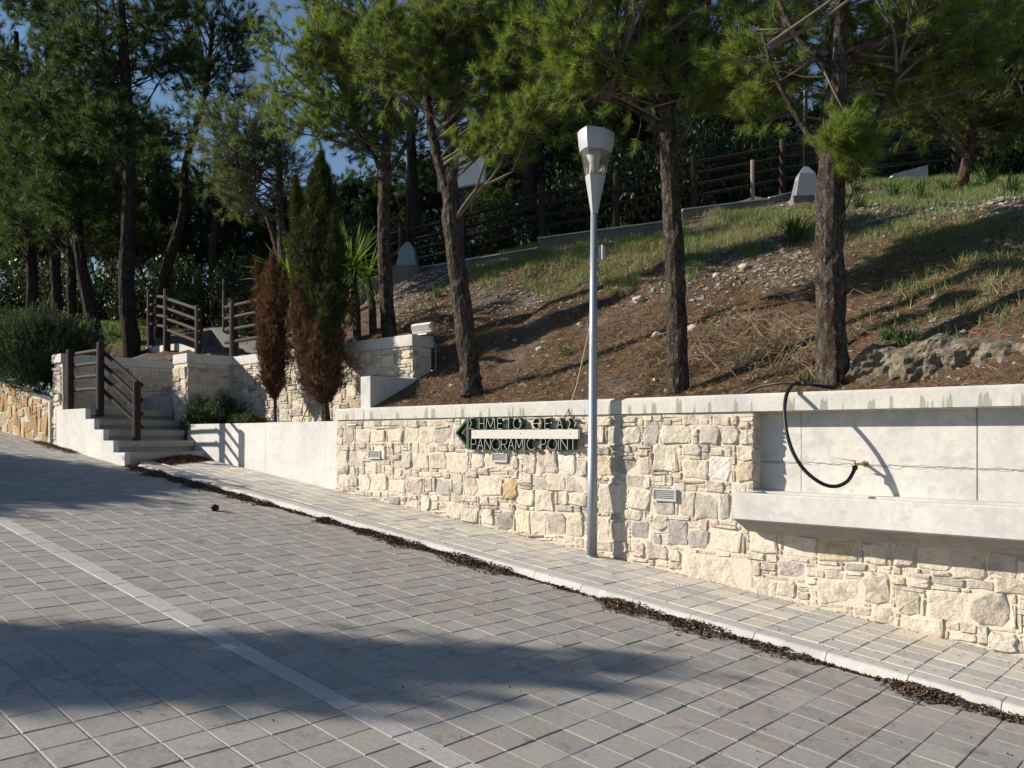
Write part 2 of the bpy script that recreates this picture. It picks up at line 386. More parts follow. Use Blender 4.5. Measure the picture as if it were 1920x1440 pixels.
KW = 0.17                                        # kerb width
V, Fq = strip_mesh([lambda x: kerb_y(x) + KW - 0.01, YW + 0.05], [-13.6 + 0.4 * i for i in range(43)], walk_z, -0.008)
walk = put('pavement', np_mesh('pavement', V, Fq, M['bed'])); tag(walk, 'pavement of pale pavers between kerb and stone wall', None, None, 'structure')
PS = 0.2075; tints_w = [(1, 1, 1), (0.78, 0.80, 0.83), (1.12, 1.09, 1.02), (0.9, 0.9, 0.91), (1.08, 1.03, 0.93), (0.86, 0.87, 0.88), (1.04, 1.0, 0.93)]
wm = paver_meshes('paver', PS - 0.004, PS - 0.007, M['walk_paver'], 7, tints_w)
cells = []
for k in range(7):
    y = YW - 0.035 - PS / 2 - k * PS; x = -1.283 + PS / 2 - PS * 61
    while x < 3:
        x += PS
        if y - PS / 2 < kerb_y(x) + KW + 0.004: continue
        if x < -13.25 + (6.785 - y) * -0.0 or (x < -12.75 - 0.32 * (y - 5.35) + 0.02): continue
        s = view_size((x, y, walk_z(x, y))); cells.append((x, y, walk_z(x, y), s))
lay_pavers(walk, wm, cells, 300)
mb = MB(); x = -12.6
while x < 3:                                     # narrow cut row beside the kerb
    ys_ = [YW - 0.035 - k * PS for k in range(8)]; y1 = min(y for y in ys_ if y - PS < kerb_y(x + .1) + KW + 0.004) - 0.004; y0 = kerb_y(x) + KW + 0.006
    if y1 - y0 > 0.015:
        mb.cur = random.choice(tints_w)
        mb.hexa(plane_quad(x + .003, x + PS - .003, y0, y1, lambda a, c: walk_z(a, c) - 0.04), plane_quad(x + .003, x + PS - .003, y0, y1, walk_z))
    x += PS
tag(mb.build('cut_paver', M['walk_paver'], walk, tint=True), kind='stuff')
kerb = thing('kerb', (-5, 5.5, road_z(-5, 5.5)), 'long row of pale chamfered kerb stones between road and pavement', 'kerb'); tag(kerb, kind='structure')
x = 3.0 - 0.52
KX = []
while x > -12.75:
    KX.append(x); x -= 0.52
for x in KX:
    xa, xb = max(x, -12.72) + 0.003, x + 0.517; mb = MB()
    P0 = []
    for xx in (xa, xb):
        y = kerb_y(xx); zt = walk_z(xx, y + 0.1)
        P0.append([(xx, y, zt - 0.20), (xx, y, zt - 0.052), (xx, y + 0.035, zt - 0.004), (xx, y + 0.05, zt + 0.002), (xx, y + KW, zt + 0.001), (xx, y + KW, zt - 0.20)])
    n = 6; vs = P0[0] + P0[1]
    mb.add(vs, [tuple(range(n)), tuple(range(n, 2 * n))[::-1]] + [(i, n + i, n + (i + 1) % n, (i + 1) % n) for i in range(n)])
    mb.build('kerb_stone', M['kerb'], kerb)

# ------------------------------------------------------------ rubble masonry
PAL = [((0.58, 0.525, 0.43), 7), ((0.54, 0.49, 0.41), 6), ((0.47, 0.43, 0.37), 4), ((0.52, 0.46, 0.39), 4), ((0.33, 0.31, 0.28), 1.2), ((0.57, 0.50, 0.37), 1.5), ((0.44, 0.40, 0.36), 2), ((0.62, 0.57, 0.48), 4)]
PAL_O = [((0.42, 0.29, 0.15), 5), ((0.48, 0.37, 0.21), 4), ((0.38, 0.24, 0.12), 3), ((0.46, 0.40, 0.27), 3)]
def pick(pal):
    t = random.uniform(0, sum(p[1] for p in pal))
    for c, wt in pal:
        t -= wt
        if t <= 0: break
    k = random.uniform(0.9, 1.08); return tuple(x * k for x in c)
def masonry(parent, O, U, N, W, H, inside, pal, mat, seeds=(), cell=0.04, lim=300, sizes=None, prot=0.02, warp=0.012):
    "irregular stones laid on the plane O + u*U + v*up, bulging along N"
    O = Vector(O); U = Vector(U).normalized(); N = Vector(N).normalized(); nu, nv = int(W / cell), int(H / cell)
    occ = np.zeros((nu, nv), bool); rects = []
    for (a, b, c, d_, tint) in seeds:
        i0, i1, j0, j1 = int(round(a / cell)), int(round(c / cell)), int(round(b / cell)), int(round(d_ / cell))
        i0 = max(i0, 0); j0 = max(j0, 0); i1 = min(i1, nu); j1 = min(j1, nv)
        if i1 <= i0 or j1 <= j0 or occ[i0:i1, j0:j1].any(): continue
        occ[i0:i1, j0:j1] = True; rects.append((i0, j0, i1, j1, tint))
    sizes = sizes or [((4, 7), (3, 5), 5), ((3, 5), (2, 4), 5), ((2, 5), (1, 2), 4), ((3, 8), (1, 1), 2), ((1, 3), (2, 3), 1.5)]
    tot = sum(s[2] for s in sizes)
    order = [(i, j) for i in range(nu) for j in range(nv)]
    order.sort(key=lambda q: (q[0] // 9, random.random() * 0 + q[1], q[0]))
    big_rows = [mnoise.noise(Vector((j * 0.35, 3.1, 0))) for j in range(nv)]
    for (i, j) in order:
        if occ[i, j] or not inside((i + .5) * cell, (j + .5) * cell): continue
        t = random.uniform(0, tot)
        for (wr, hr, wt) in sizes:
            t -= wt
            if t <= 0: break
        wd, ht = random.randint(*wr), random.randint(*hr)
        if random.random() < 0.5 and big_rows[j] > 0.05: ht = max(1, ht // 2)
        # shrink until it fits
        k = 0
        while k < wd and i + k < nu and not occ[i + k, j] and inside((i + k + .5) * cell, (j + .5) * cell): k += 1
        wd = min(wd, k)
        if i + wd < nu and not occ[i + wd, j] and wd >= 1 and (i + wd + 1 >= nu or occ[i + wd + 1, j]): wd += 1
        h = 1
        while h < ht and j + h < nv and not occ[i:i + wd, j + h].any() and inside((i + wd / 2) * cell, (j + h + .5) * cell): h += 1
        wd = max(wd, 1)
        occ[i:i + wd, j:j + h] = True; rects.append((i, j, i + wd, j + h, None))
    def wp(u, v):
        n1 = mnoise.noise(Vector((u * 2.2, v * 2.2, 5.5))); n2 = mnoise.noise(Vector((u * 2.2, v * 2.2, 15.5)))
        return u + n1 * warp * 2.0, v + n2 * warp * 2.2
    stones = []
    for (i0, j0, i1, j1, tint) in rects:
        u0, v0, u1, v1 = i0 * cell, j0 * cell, i1 * cell, j1 * cell; g = random.uniform(0.003, 0.008)
        u0 += g; v0 += g; u1 -= g; v1 -= g; ww, hh = u1 - u0, v1 - v0
        if ww < 0.01 or hh < 0.01: continue
        c = min(ww, hh) * random.uniform(0.06, 0.26); j = min(ww, hh) * 0.09
        pts = []
        for (cx, cy, dx, dy) in ((u0, v0, 1, 1), (u1, v0, -1, 1), (u1, v1, -1, -1), (u0, v1, 1, -1)):
            c1, c2 = c * random.uniform(0.2, 1.4), c * random.uniform(0.2, 1.4)
            a, b = (cx, cy + dy * c1), (cx + dx * c2, cy)
            pts += [a, b] if dx * dy > 0 else [b, a]
        # extra vertex mid sides of bigger stones
        ring = []
        for q in range(8):
            p = pts[q]; n_ = pts[(q + 1) % 8]; ring.append(p)
            if q % 2 == 1 and ww * hh > 0.008: ring.append(((p[0] + n_[0]) / 2, (p[1] + n_[1]) / 2))
        ring = [(p[0] + random.uniform(-j, j), p[1] + random.uniform(-j, j)) for p in ring]
        ring = [wp(*p) for p in ring]
        cu = sum(p[0] for p in ring) / len(ring); cv = sum(p[1] for p in ring) / len(ring); m = len(ring)
        pr = prot * random.uniform(0.35, 1.25) * (0.6 if ww * hh < 0.004 else 1)
        tlt = (random.uniform(-1, 1) * 0.10, random.uniform(-1, 1) * 0.10)
        V = []
        def W3(u, v, n): return O + U * u + UP * v + N * n
        ctr = W3(cu, cv, 0)
        for (s, n) in ((1.0, -0.02), (0.985, pr * 0.55), (0.86, pr)):
            for (pu, pv) in ring:
                uu, vv = cu + (pu - cu) * s, cv + (pv - cv) * s
                V.append(W3(uu, vv, n + (random.uniform(-.25, .25) * pr + (uu - cu) * tlt[0] + (vv - cv) * tlt[1] if s < 0.99 else 0)) - ctr)
        V.append(W3(cu, cv, pr * random.uniform(0.9, 1.3)) - ctr)
        Fc = []
        flip = U.cross(UP).dot(N) < 0
        for r in range(2):
            for q in range(m): Fc.append((r * m + q, r * m + (q + 1) % m, (r + 1) * m + (q + 1) % m, (r + 1) * m + q))
        for q in range(m): Fc.append((2 * m + q, 2 * m + (q + 1) % m, 3 * m))
        if flip: Fc = [f[::-1] for f in Fc]
        stones.append((ww * hh * max(view_size(tuple(ctr)), 0.02) ** 2, ctr, V, Fc, tint or pick(pal)))
    stones.sort(key=lambda s: -s[0])
    for (_, ctr, V, Fc, tn) in stones[:lim]:
        put('stone', np_mesh('stone', [tuple(v) for v in V], Fc, mat, tn), parent, ctr)
    if len(stones) > lim:
        mb = MB()
        for (_, ctr, V, Fc, tn) in stones[lim:]:
            mb.cur = tn; mb.add([v + ctr for v in V], Fc)
        tag(mb.build('small_stones', mat, parent, tint=True), kind='stuff')

# ---- the long retaining wall
XL, XRC, XEND = -9.53, -3.348, 3.0              # left end, left edge of the recess, right end (out of frame)
YB = 6.94; CB, CT = 0.206, 0.366
wall = thing('stone_wall', (-4, 6.9, walk_z(-4, 6.9)), 'long cream rubble stone retaining wall under a concrete coping beside the pavement', 'wall')
mb = MB()
def wall_block(x0, x1, y0, y1, z1, zlow=None):
    zb0, zb1 = walk_z(x0, y0) - 0.3, walk_z(x1, y0) - 0.3
    mb.hexa([(x0, y0, zb0), (x1, y0, zb1), (x1, y1, zb1), (x0, y1, zb0)], [(x0, y0, z1), (x1, y0, z1), (x1, y1, z1), (x0, y1, z1)])
wall_block(XL, XRC, YW - 0.0035, 7.0, CB); wall_block(XRC, XEND, YW - 0.0035, 7.0, -0.63)
mb.build('mortar_core', M['mortar'], wall)
mb = MB(); mb.box(XL - 0.0, XEND, 6.755, 7.03, CB + 0.004, CT - 0.022)
mb.extr([(0, 6.755, CT - 0.022), (0, 7.03, CT - 0.022), (0, 7.03, CT), (0, 6.785, CT)], (XL, 0, 0), (XEND, 0, 0))
mb.build('coping', M['coping'], wall)
mb = MB(); mb.box(XRC, XEND, YB, 7.0, -0.63, CB); rp = mb.build('recess_panel', M['concrete'], wall); rp['label'] = 'smooth pale grey concrete back of the recess'
mb = MB()                                        # casting joints and cracks on the panel, thin proud ridges
mb.box(-2.9812, -2.9788, YB - 0.002, YB, -0.62, CB); mb.box(-1.6225, -1.6175, YB - 0.003, YB, -0.62, CB)
for zz0, am, r_ in ((-0.235, .012, .0028), (-0.228, .020, .0013), (-0.246, .022, .0013)):
    mb.tube([(XRC + 0.03 * i, YB - 0.0005, zz0 + am * mnoise.noise(Vector((i * 0.31 + zz0 * 99, 0, 0))) + am * .6 * mnoise.noise(Vector((i * .9, zz0 * 50, 0))) - 0.0003 * i) for i in range(205)], r_, 4)
mb.build('casting_joint', M['old_concrete'], wall)
C1, C2, C3, CD, CO = (0.59, 0.535, 0.44), (0.49, 0.45, 0.385), (0.41, 0.385, 0.34), (0.33, 0.31, 0.285), (0.52, 0.40, 0.24)
# the stones that stand out, read off the photograph (pixel box -> wall plane)
SP = [(645,802,665,830,C2),(668,805,696,831,C1),(697,806,726,831,C1),(727,801,756,830,C1),(757,803,785,832,(.58,.55,.42)),(786,800,815,832,(.57,.51,.38)),(816,804,850,830,C2),
 (633,845,655,873,C1),(656,845,681,873,C2),(750,846,772,875,C2),(773,851,806,876,C1),(807,850,837,879,C1),(838,847,882,880,C1),(884,848,911,880,C1),
 (635,886,657,913,C1),(659,894,673,914,C2),(674,891,694,918,(.62,.60,.54)),(695,888,726,921,C1),(727,900,762,922,C1),(763,896,795,926,C2),(796,895,813,924,C2),(818,900,846,928,C3),(848,904,871,929,C3),(872,896,896,930,C1),
 (897,894,938,932,C1),(942,898,970,937,CO),(972,916,1003,945,C1),(1005,920,1040,958,C1),(1044,924,1064,947,(.58,.53,.41)),(1064,925,1100,949,C1),
 (980,851,1006,886,C1),(1008,846,1047,888,C2),(1048,851,1081,889,(.63,.60,.53)),(1083,858,1104,889,C2),(996,893,1026,916,C3),(1028,892,1060,918,C1),(1062,893,1094,921,C2),
 (838,944,865,970,C1),(866,955,898,981,C2),(900,953,928,985,C1),(931,962,964,990,CD),(968,957,996,995,(.60,.56,.42)),(998,958,1025,998,C1),(1027,960,1060,1001,(.44,.39,.34)),(1063,967,1099,1006,(.50,.47,.38)),
 (1119,802,1136,832,C1),(1139,799,1163,831,C2),(1169,799,1203,831,C1),(1207,795,1238,832,C3),(1243,800,1296,834,(.56,.52,.42)),(1314,800,1349,836,C3),(1352,800,1386,838,(.5,.46,.40)),(1388,808,1411,833,C1),
 (1222,834,1276,882,(.58,.54,.44)),(1278,838,1316,856,C2),(1196,851,1228,884,C3),(1150,863,1194,890,CD),(1119,857,1148,891,(.55,.47,.36)),(1281,863,1329,901,C1),(1332,857,1370,902,(.63,.60,.54)),(1376,870,1411,903,(.48,.42,.30)),
 (1125,908,1165,957,(.56,.53,.44)),(1180,915,1219,960,C1),(1275,924,1305,968,(.45,.42,.35)),(1308,925,1351,972,(.42,.40,.34)),(1219,943,1265,966,C3),(1354,925,1374,975,C3),
 (1063,967,1099,1006,C2),(1120,968,1143,1010,C1),(1147,975,1179,1013,C1),(1186,978,1218,1010,CD),(1252,980,1291,1024,(.40,.375,.34)),(1294,994,1330,1028,(.38,.36,.33)),(1331,994,1391,1035,C1),(1404,997,1457,1037,C1),(1463,1004,1534,1043,C1),
 (1536,1010,1612,1050,(.54,.46,.33)),(1616,1014,1664,1060,C1),(1668,1017,1714,1065,C2),(1716,1028,1782,1070,C1),(1784,1035,1850,1079,(.52,.47,.38)),(1853,1035,1912,1085,C2),
 (1455,1052,1512,1080,(.50,.44,.42)),(1492,1084,1534,1122,C1),(1538,1086,1614,1126,C1),(1619,1080,1668,1135,(.50,.44,.37)),(1683,1108,1730,1152,(.50,.47,.35)),(1732,1112,1820,1160,C1),(1825,1113,1902,1172,(.44,.40,.34)),
 (1568,1133,1630,1163,C1),(1634,1143,1680,1172,C1),(1690,1160,1778,1196,C1),(1784,1168,1878,1222,(.54,.50,.40)),(1280,1046,1405,1100,(.62,.56,.45)),(1413,1090,1456,1118,C1),
 (1210,1025,1254,1050,C2),(1261,1026,1291,1044,C1),(1293,1030,1331,1047,(.63,.60,.55))]
seeds = []
Z0 = -1.75
for (a, b, c, d_, tn) in SP:
    p = onY(a, d_, YW); q = onY(c, b, YW); seeds.append((p.x - XL, p.z - Z0, q.x - XL, q.z - Z0, tn))
def in_wall(u, v):
    x, z = XL + u, Z0 + v
    if z > (CB - 0.01 if x < XRC else -0.66): return False
    return z > walk_z(x, YW) + 0.005
masonry(wall, (XL, YW, Z0), (1, 0, 0), (0, -1, 0), 12.5, 2.0, in_wall, PAL, M['stone'], seeds, 0.036, 300, prot=0.022)
# quoins on the return of the recess
masonry(wall, (XRC, YW + 0.004, -0.62), (0, 1, 0), (1, 0, 0), 0.15, CB + 0.62, lambda u, v: True, PAL, M['stone'], (), 0.05, 0, [((3, 3), (2, 3), 2), ((3, 3), (1, 2), 2)], 0.012)

# ---- trough
tr = thing('concrete_trough', (-1, 6.5, -0.8), 'long concrete water trough projecting from the stone wall below the hose', 'trough')
TY, TZ0, TZ1 = 6.412, -0.705, -0.487
mb = MB(); x0, x1 = -3.348, 3.0
prof = [(6.70, -0.83), (YW + 0.01, -0.83), (YW + 0.01, -0.64), (6.90, -0.64), (6.90, -0.53), (6.66, -0.53), (6.66, -0.60), (6.50, -0.60), (6.50, TZ1), (TY + 0.006, TZ1), (TY, TZ1 - 0.008), (TY, TZ0)]
prof = [(YW + 0.004, -0.835), (YW + 0.004, -0.60), (6.52, -0.60), (6.50, TZ1), (TY + 0.006, TZ1), (TY, TZ1 - 0.008), (TY, TZ0), (6.68, -0.835)]
mb.extr([(0, a, b) for a, b in prof], (x0 + 0.10, 0, 0), (x1, 0, 0))
mb.extr([(0, a, b) for a, b in [(YW + 0.004, -0.835), (YW + 0.004, TZ1), (TY + 0.006, TZ1), (TY, TZ1 - 0.008), (TY, TZ0), (6.68, -0.835)]], (x0, 0, 0), (x0 + 0.10, 0, 0))
mb.build('basin', M['concrete'], tr)
mb = MB(); mb.add([(x0 + .012, TY + .006, TZ0 - .009), (x1, TY + .006, TZ0 - .009), (x1, 6.675, -0.8365), (x0 + .012, 6.675, -0.8365), (x0 + .012, TY + .02, TZ0 - .002), (x1, TY + .02, TZ0 - .002), (x1, 6.68, -0.826), (x0 + .012, 6.68, -0.826)], [(3, 2, 1, 0), (0, 1, 5, 4), (2, 3, 7, 6), (1, 2, 6, 5), (3, 0, 4, 7)]); us_ = mb.build('underside', M['shade_damp_concrete'], tr); us_['label'] = 'chamfer under the trough, coloured dark for its shade and damp stains'  # thin slab over the chamfer, its dark colour mostly painted shade, partly damp stain
mb = MB(); mb.box(x0 + 0.002, x1, YW + 0.006, YB - 0.002, -0.60, TZ1 - 0.004); mb.build('ledge', M['concrete'], tr)

# ---- planter wall (white concrete, lower) + soil
pw = thing('planter_wall', (-11.5, 6.9, walk_z(-11.5, 6.9)), 'low white concrete planter wall striped by the shadow of the log handrail', 'wall')
def hex_on_slope(mb, xa, xb, ya, yb, z1, dz=0.3):
    za, zb = walk_z(xa, ya) - dz, walk_z(xb, ya) - dz
    mb.hexa([(xa, ya, za), (xb, ya, zb), (xb, yb, zb), (xa, yb, za)], [(xa, ya, z1), (xb, ya, z1), (xb, yb, z1), (xa, yb, z1)])
XJ = onY(497.5, 800, YW).x
mb = MB(); hex_on_slope(mb, XJ + 0.006, XL - 0.003, YW, 6.93, 0.196); mb.build('panel', M['white_concrete'], pw)
mb = MB(); hex_on_slope(mb, -13.95, XJ - 0.006, YW + 0.003, 6.93, 0.192); mb.build('panel', M['white_concrete'], pw)
mb = MB(); hex_on_slope(mb, -13.9, XL, YW + 0.02, 6.925, 0.15); mb.build('core', M['old_concrete'], pw)
mb = MB(); n = 24
soilV, soilF = strip_mesh([6.93, 7.2, 7.5, 7.86], [-14.3 + 0.2 * i for i in range(27)], lambda x, y: 0.10 + 0.05 * mnoise.noise(Vector((x * 2, y * 2, 0))))
soil = put('planter_soil', np_mesh('planter_soil', soilV, soilF, m_mortar('soil', (0.07, 0.05, 0.035), (0.15, 0.11, 0.07)))); tag(soil, 'brown earth filling the planter', None, None, 'structure')

# ---- back wall of the planter, its block end and the low concrete return
Y1 = 7.85; ZT = 1.47
bw = thing('stone_wall', (-11.5, 8.0, 0.1), 'upper stone wall with concrete coping behind the two cypresses', 'wall')
XB0, XB1 = -14.3, -9.18
mb = MB(); mb.box(XB0 + 0.006, XB1 - 0.006, Y1 + 0.006, 8.22, -0.1, ZT - 0.17); mb.build('mortar_core', M['mortar'], bw)
mb = MB(); mb.box(XB0, XB1 + 0.02, Y1 - 0.02, 8.25, ZT - 0.168, ZT); mb.build('coping', M['concrete'], bw, bevel=0.008)
masonry(bw, (XB0, Y1, -0.05), (1, 0, 0), (0, -1, 0), XB1 - XB0, ZT - 0.12, lambda u, v: v < ZT - 0.13, PAL, M['stone'], (), 0.045, 180, prot=0.018)
masonry(bw, (XB1, Y1 + 0.004, 0.7), (0, 1, 0), (1, 0, 0), 0.36, ZT - 0.9, lambda u, v: True, PAL, M['stone'], (), 0.09, 40, prot=0.01)
rw = thing('return_wall', (-9.2, 7.6, 0.3), 'low grey concrete return wall at the left end of the hillside soil', 'wall')
mb = MB(); mb.box(-9.33, -9.11, 7.035, 8.9, 0.1, 0.815); mb.build('slab', M['concrete'], rw, bevel=0.006)
tarp = []
for i in range(9):
    for j in range(9):
        x = -9.10 + i * 0.10; y = 7.06 + j * 0.12; s = max(0, 1 - i / 8.0)
        tarp.append((x, y, max(0.37, 0.36 + 0.34 * (j / 8) - .02 * i + 0.05 * mnoise.noise(Vector((i * .9, j * .9, 2))))))
tf = [(i * 9 + j, (i + 1) * 9 + j, (i + 1) * 9 + j + 1, i * 9 + j + 1) for i in range(8) for j in range(8) if i + j * 0.6 < 8.5]
tp = put('ground_sheet', np_mesh('ground_sheet', tarp, tf, M['tarp'], None, True)); tag(tp, 'dark grey plastic ground sheet on the soil beside the concrete return wall', 'sheet')

# ---- gate pier between stairs and planter
pr = thing('stone_pier', (-14.55, 7.3, -0.3), 'short stone pier with a concrete cap beside the concrete stairs', 'pier')
PX0, PX1, PYF = -14.83, -14.3, 6.95
mb = MB(); mb.box(PX0 + .006, PX1 - .006, PYF + .006, 8.20, -0.3, ZT - 0.17); mb.build('mortar_core', M['mortar'], pr)
mb = MB(); mb.box(PX0 - .01, PX1 + .015, PYF - .015, 8.24, ZT - 0.168, ZT + 0.004); mb.build('cap', M['concrete'], pr, bevel=0.008)
masonry(pr, (PX0, PYF, -0.2), (1, 0, 0), (0, -1, 0), PX1 - PX0, ZT + 0.03, lambda u, v: True, PAL, M['stone'], (), 0.085, 60, prot=0.02)
masonry(pr, (PX1, PYF, -0.2), (0, 1, 0), (1, 0, 0), Y1 - PYF, ZT + 0.03, lambda u, v: True, PAL, M['stone'], (), 0.075, 100, prot=0.02)
masonry(pr, (PX0, PYF, 0.4), (0, 1, 0), (-1, 0, 0), Y1 - PYF, ZT - 0.6, lambda u, v: True, PAL, M['stone'], (), 0.085, 60, prot=0.02)

# ---- stairs
st = thing('concrete_stairs', (-13.6, 6.0, -0.5), 'white sided concrete stairs rising left from the end of the pavement', 'stairs')
XLs = [-12.85, -13.27, -13.66, -14.03, -14.40]; XRs = [-13.31, -13.68, -14.05, -14.42, -14.82]; ZS = [-0.272, -0.09, 0.087, 0.262, 0.440]
YS0, YS1 = 5.35, 6.78
XBK = -16.0
zprev = -0.75
for i in range(5):
    mb = MB(); lo = zprev; yr = YS1 if i < 3 else YS1 + (0.12 if i == 3 else 0.15)
    d_ = 0.05                                    # recess below the nosing
    mb.prism([(XLs[i] - d_, YS0), (XRs[i] - d_, yr), (XBK, yr), (XBK, YS0)], lo, ZS[i] - 0.10)
    mb.prism([(XLs[i], YS0 - 0.004), (XRs[i], yr), (XBK, yr), (XBK, YS0 - 0.004)], ZS[i] - 0.10, ZS[i])
    mb.build('step', M['stair_concrete'], st); zprev = ZS[i]
mb = MB()                                        # white side wall toward the street, stepped top
prof = [(-15.72, YS0 - .09, road_z(-15.72, 5.3) - .3), (XLs[0] - .006, YS0 - .09, road_z(XLs[0], 5.3) - .3)]
for i in range(5): prof += [(XLs[i] - .006, YS0 - .09, ZS[i] + .004), ((XLs[i + 1] - .006) if i < 4 else -15.72, YS0 - .09, ZS[i] + .004)]
mb.extr(prof, (0, 0, 0), (0, .084, 0))
mb.build('side_wall', M['white_concrete'], st)
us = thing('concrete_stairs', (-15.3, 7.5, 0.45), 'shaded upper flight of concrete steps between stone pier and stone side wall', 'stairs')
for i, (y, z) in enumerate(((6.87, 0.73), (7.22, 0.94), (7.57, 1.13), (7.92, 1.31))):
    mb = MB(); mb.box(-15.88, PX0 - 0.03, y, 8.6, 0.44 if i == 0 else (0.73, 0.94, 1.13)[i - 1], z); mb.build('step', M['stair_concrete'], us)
lw = thing('stone_wall', (-15.95, 6.8, 0.4), 'shaded stone side wall with concrete coping left of the upper steps', 'wall')
mb = MB(); mb.box(-16.3, -15.906, 5.42, 8.6, -0.4, 1.30); mb.build('mortar_core', M['mortar'], lw)
mb = MB(); mb.box(-16.34, -15.87, 5.38, 8.62, 1.302, 1.46); mb.build('coping', M['concrete'], lw, bevel=0.008)
masonry(lw, (-15.90, 5.43, 0.42), (0, 1, 0), (1, 0, 0), 3.15, 0.88, lambda u, v: True, PAL, M['stone'], (), 0.06, 120, prot=0.018)
masonry(lw, (-16.3, 5.41, -0.3), (1, 0, 0), (0, -1, 0), 0.40, 1.6, lambda u, v: True, PAL, M['stone'], (), 0.07, 60, prot=0.02)
# path steps further up, risers in shade
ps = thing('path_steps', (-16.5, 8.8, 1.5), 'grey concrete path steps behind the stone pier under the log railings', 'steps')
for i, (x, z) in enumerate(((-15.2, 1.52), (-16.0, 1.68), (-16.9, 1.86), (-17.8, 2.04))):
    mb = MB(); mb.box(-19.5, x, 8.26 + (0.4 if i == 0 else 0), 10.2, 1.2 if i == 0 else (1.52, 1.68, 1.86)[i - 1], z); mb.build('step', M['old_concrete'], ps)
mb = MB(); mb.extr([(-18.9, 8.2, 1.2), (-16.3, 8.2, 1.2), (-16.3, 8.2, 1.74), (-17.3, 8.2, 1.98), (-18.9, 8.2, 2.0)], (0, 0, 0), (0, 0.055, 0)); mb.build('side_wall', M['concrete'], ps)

# ---- ochre wall far left
ow = thing('stone_wall', (-19, 5.3, 0.1), 'ochre crazy-laid stone wall at the left edge under the big bush', 'wall')
A0 = Vector((-16.36, 5.36, 0)); A1 = Vector((-27.0, 4.3, 0)); U_ = (A0 - A1).normalized(); LW = (A0 - A1).length
def ow_top(u):
    x = A1.x + U_.x * u; return 0.62 + (-(x + 16.4)) * 0.20 if x > -20 else 1.34 + (-(x + 20)) * 0.11
mb = MB(); NN = Vector((U_.y, -U_.x, 0))
nseg = 24
for k in range(nseg):
    ua, ub = LW * k / nseg, LW * (k + 1) / nseg; a = A1 + U_ * ua; b = A1 + U_ * ub; bk = -NN * 0.35
    za, zb = road_z(a.x, a.y) - 0.4, road_z(b.x, b.y) - 0.4; ta, tb = ow_top(ua), ow_top(ub)
    mb.hexa([(a.x, a.y, za), (b.x, b.y, zb), (b.x + bk.x, b.y + bk.y, zb), (a.x + bk.x, a.y + bk.y, za)],
            [(a.x, a.y, ta), (b.x, b.y, tb), (b.x + bk.x, b.y + bk.y, tb), (a.x + bk.x, a.y + bk.y, ta)])
mb.build('mortar_core', M['white_mortar'], ow)
masonry(ow, (A1.x, A1.y, -0.4), U_, NN, LW, 2.8, lambda u, v: -0.4 + v < ow_top(u) - 0.02 and -0.4 + v > road_z(A1.x + U_.x * u, 5) - 0.02, PAL_O, M['ochre'], (), 0.085, 300,
        [((2, 3), (3, 5), 4), ((2, 4), (2, 3), 3), ((1, 2), (1, 2), 1)], 0.016, 0.035)

# ------------------------------------------------------------ hillside terrain
CTRL = [(-9, 7.05, .34), (-7, 7.05, .34), (-5, 7.05, .34), (-3, 7.05, .34), (-1, 7.05, .34), (3, 7.05, .34), (7, 7.05, .3),
        (-7.65, 7.51, .50), (-4.55, 7.5, .46), (-2.93, 7.5, .42), (-2.2, 7.35, .36), (-2.3, 7.80, .82), (-1.4, 7.80, .88), (-0.6, 7.35, .36), (-0.6, 7.80, .90), (1.5, 7.85, 1.05),
        (-9.1, 8.2, .92), (-8.6, 9.3, 1.5), (-10.63, 8.57, 1.5), (-12.5, 8.5, 1.40), (-14.5, 8.5, 1.42), (-12.3, 9.6, 2.0), (-11.4, 11.0, 2.95),
        (-13.4, 11.5, 3.35), (-12.2, 12.5, 3.65), (-10.9, 13.2, 3.85), (-9.6, 14.3, 4.1), (-8.3, 15.6, 4.6), (-7.2, 17.1, 5.05), (-6.3, 18.6, 5.5),
        (-14.9, 12.6, 3.80), (-13.5, 13.3, 4.0), (-11.8, 14.1, 4.25), (-10.5, 15.0, 4.5), (-9.3, 16.1, 4.9), (-8.1, 17.8, 5.4), (-7, 19.8, 5.9),
        (-16.5, 11.6, 3.1), (-18.7, 10.6, 2.6), (-16.0, 10.4, 2.3), (-17.5, 8.6, 2.0), (-19.5, 8.4, 2.1), (-17.0, 6.6, 1.3), (-18.5, 5.8, 1.2), (-22, 5.4, 1.5), (-27, 4.8, 2.0), (-40, 4, 3.0), (-18.82, 7.83, 1.75), (-21.8, 9.84, 2.5),
        (-26.5, 8.2, 3.2), (-24, 7.9, 2.9), (-29, 11, 3.6), (-40, 11, 4.9), (-30, 20, 5.4), (-22, 15, 4.2), (-45, 25, 7), (-60, 5, 5),
        (-6.5, 11, 2.5), (-2.6, 11, 2.35), (-4.2, 14, 3.55), (-4.19, 16.93, 4.55), (-1.5, 15, 3.75), (3, 14, 3.6), (6, 11, 2.7), (0, 10, 1.95), (-6, 14, 3.65), (-2.5, 18.5, 4.7), (1, 19, 4.9),
        (-12, 20, 5.3), (-18, 18, 4.8), (-14, 30, 7.0), (-25, 40, 9), (-5, 28, 6.4), (5, 30, 7.0), (-10, 50, 10), (-50, 60, 11), (20, 25, 6), (20, 50, 10), (15, 10, 2.5), (25, 8, 1.5)]
CP = np.array(CTRL, float)
def _k(d): return d
_n = len(CP); _A = np.zeros((_n + 3, _n + 3)); _d = np.hypot(CP[:, None, 0] - CP[None, :, 0], CP[:, None, 1] - CP[None, :, 1])
_A[:_n, :_n] = _k(_d) - np.eye(_n) * 0.05; _A[:_n, _n] = 1; _A[:_n, _n + 1:] = CP[:, :2]; _A[_n, :_n] = 1; _A[_n + 1:, :_n] = CP[:, :2].T
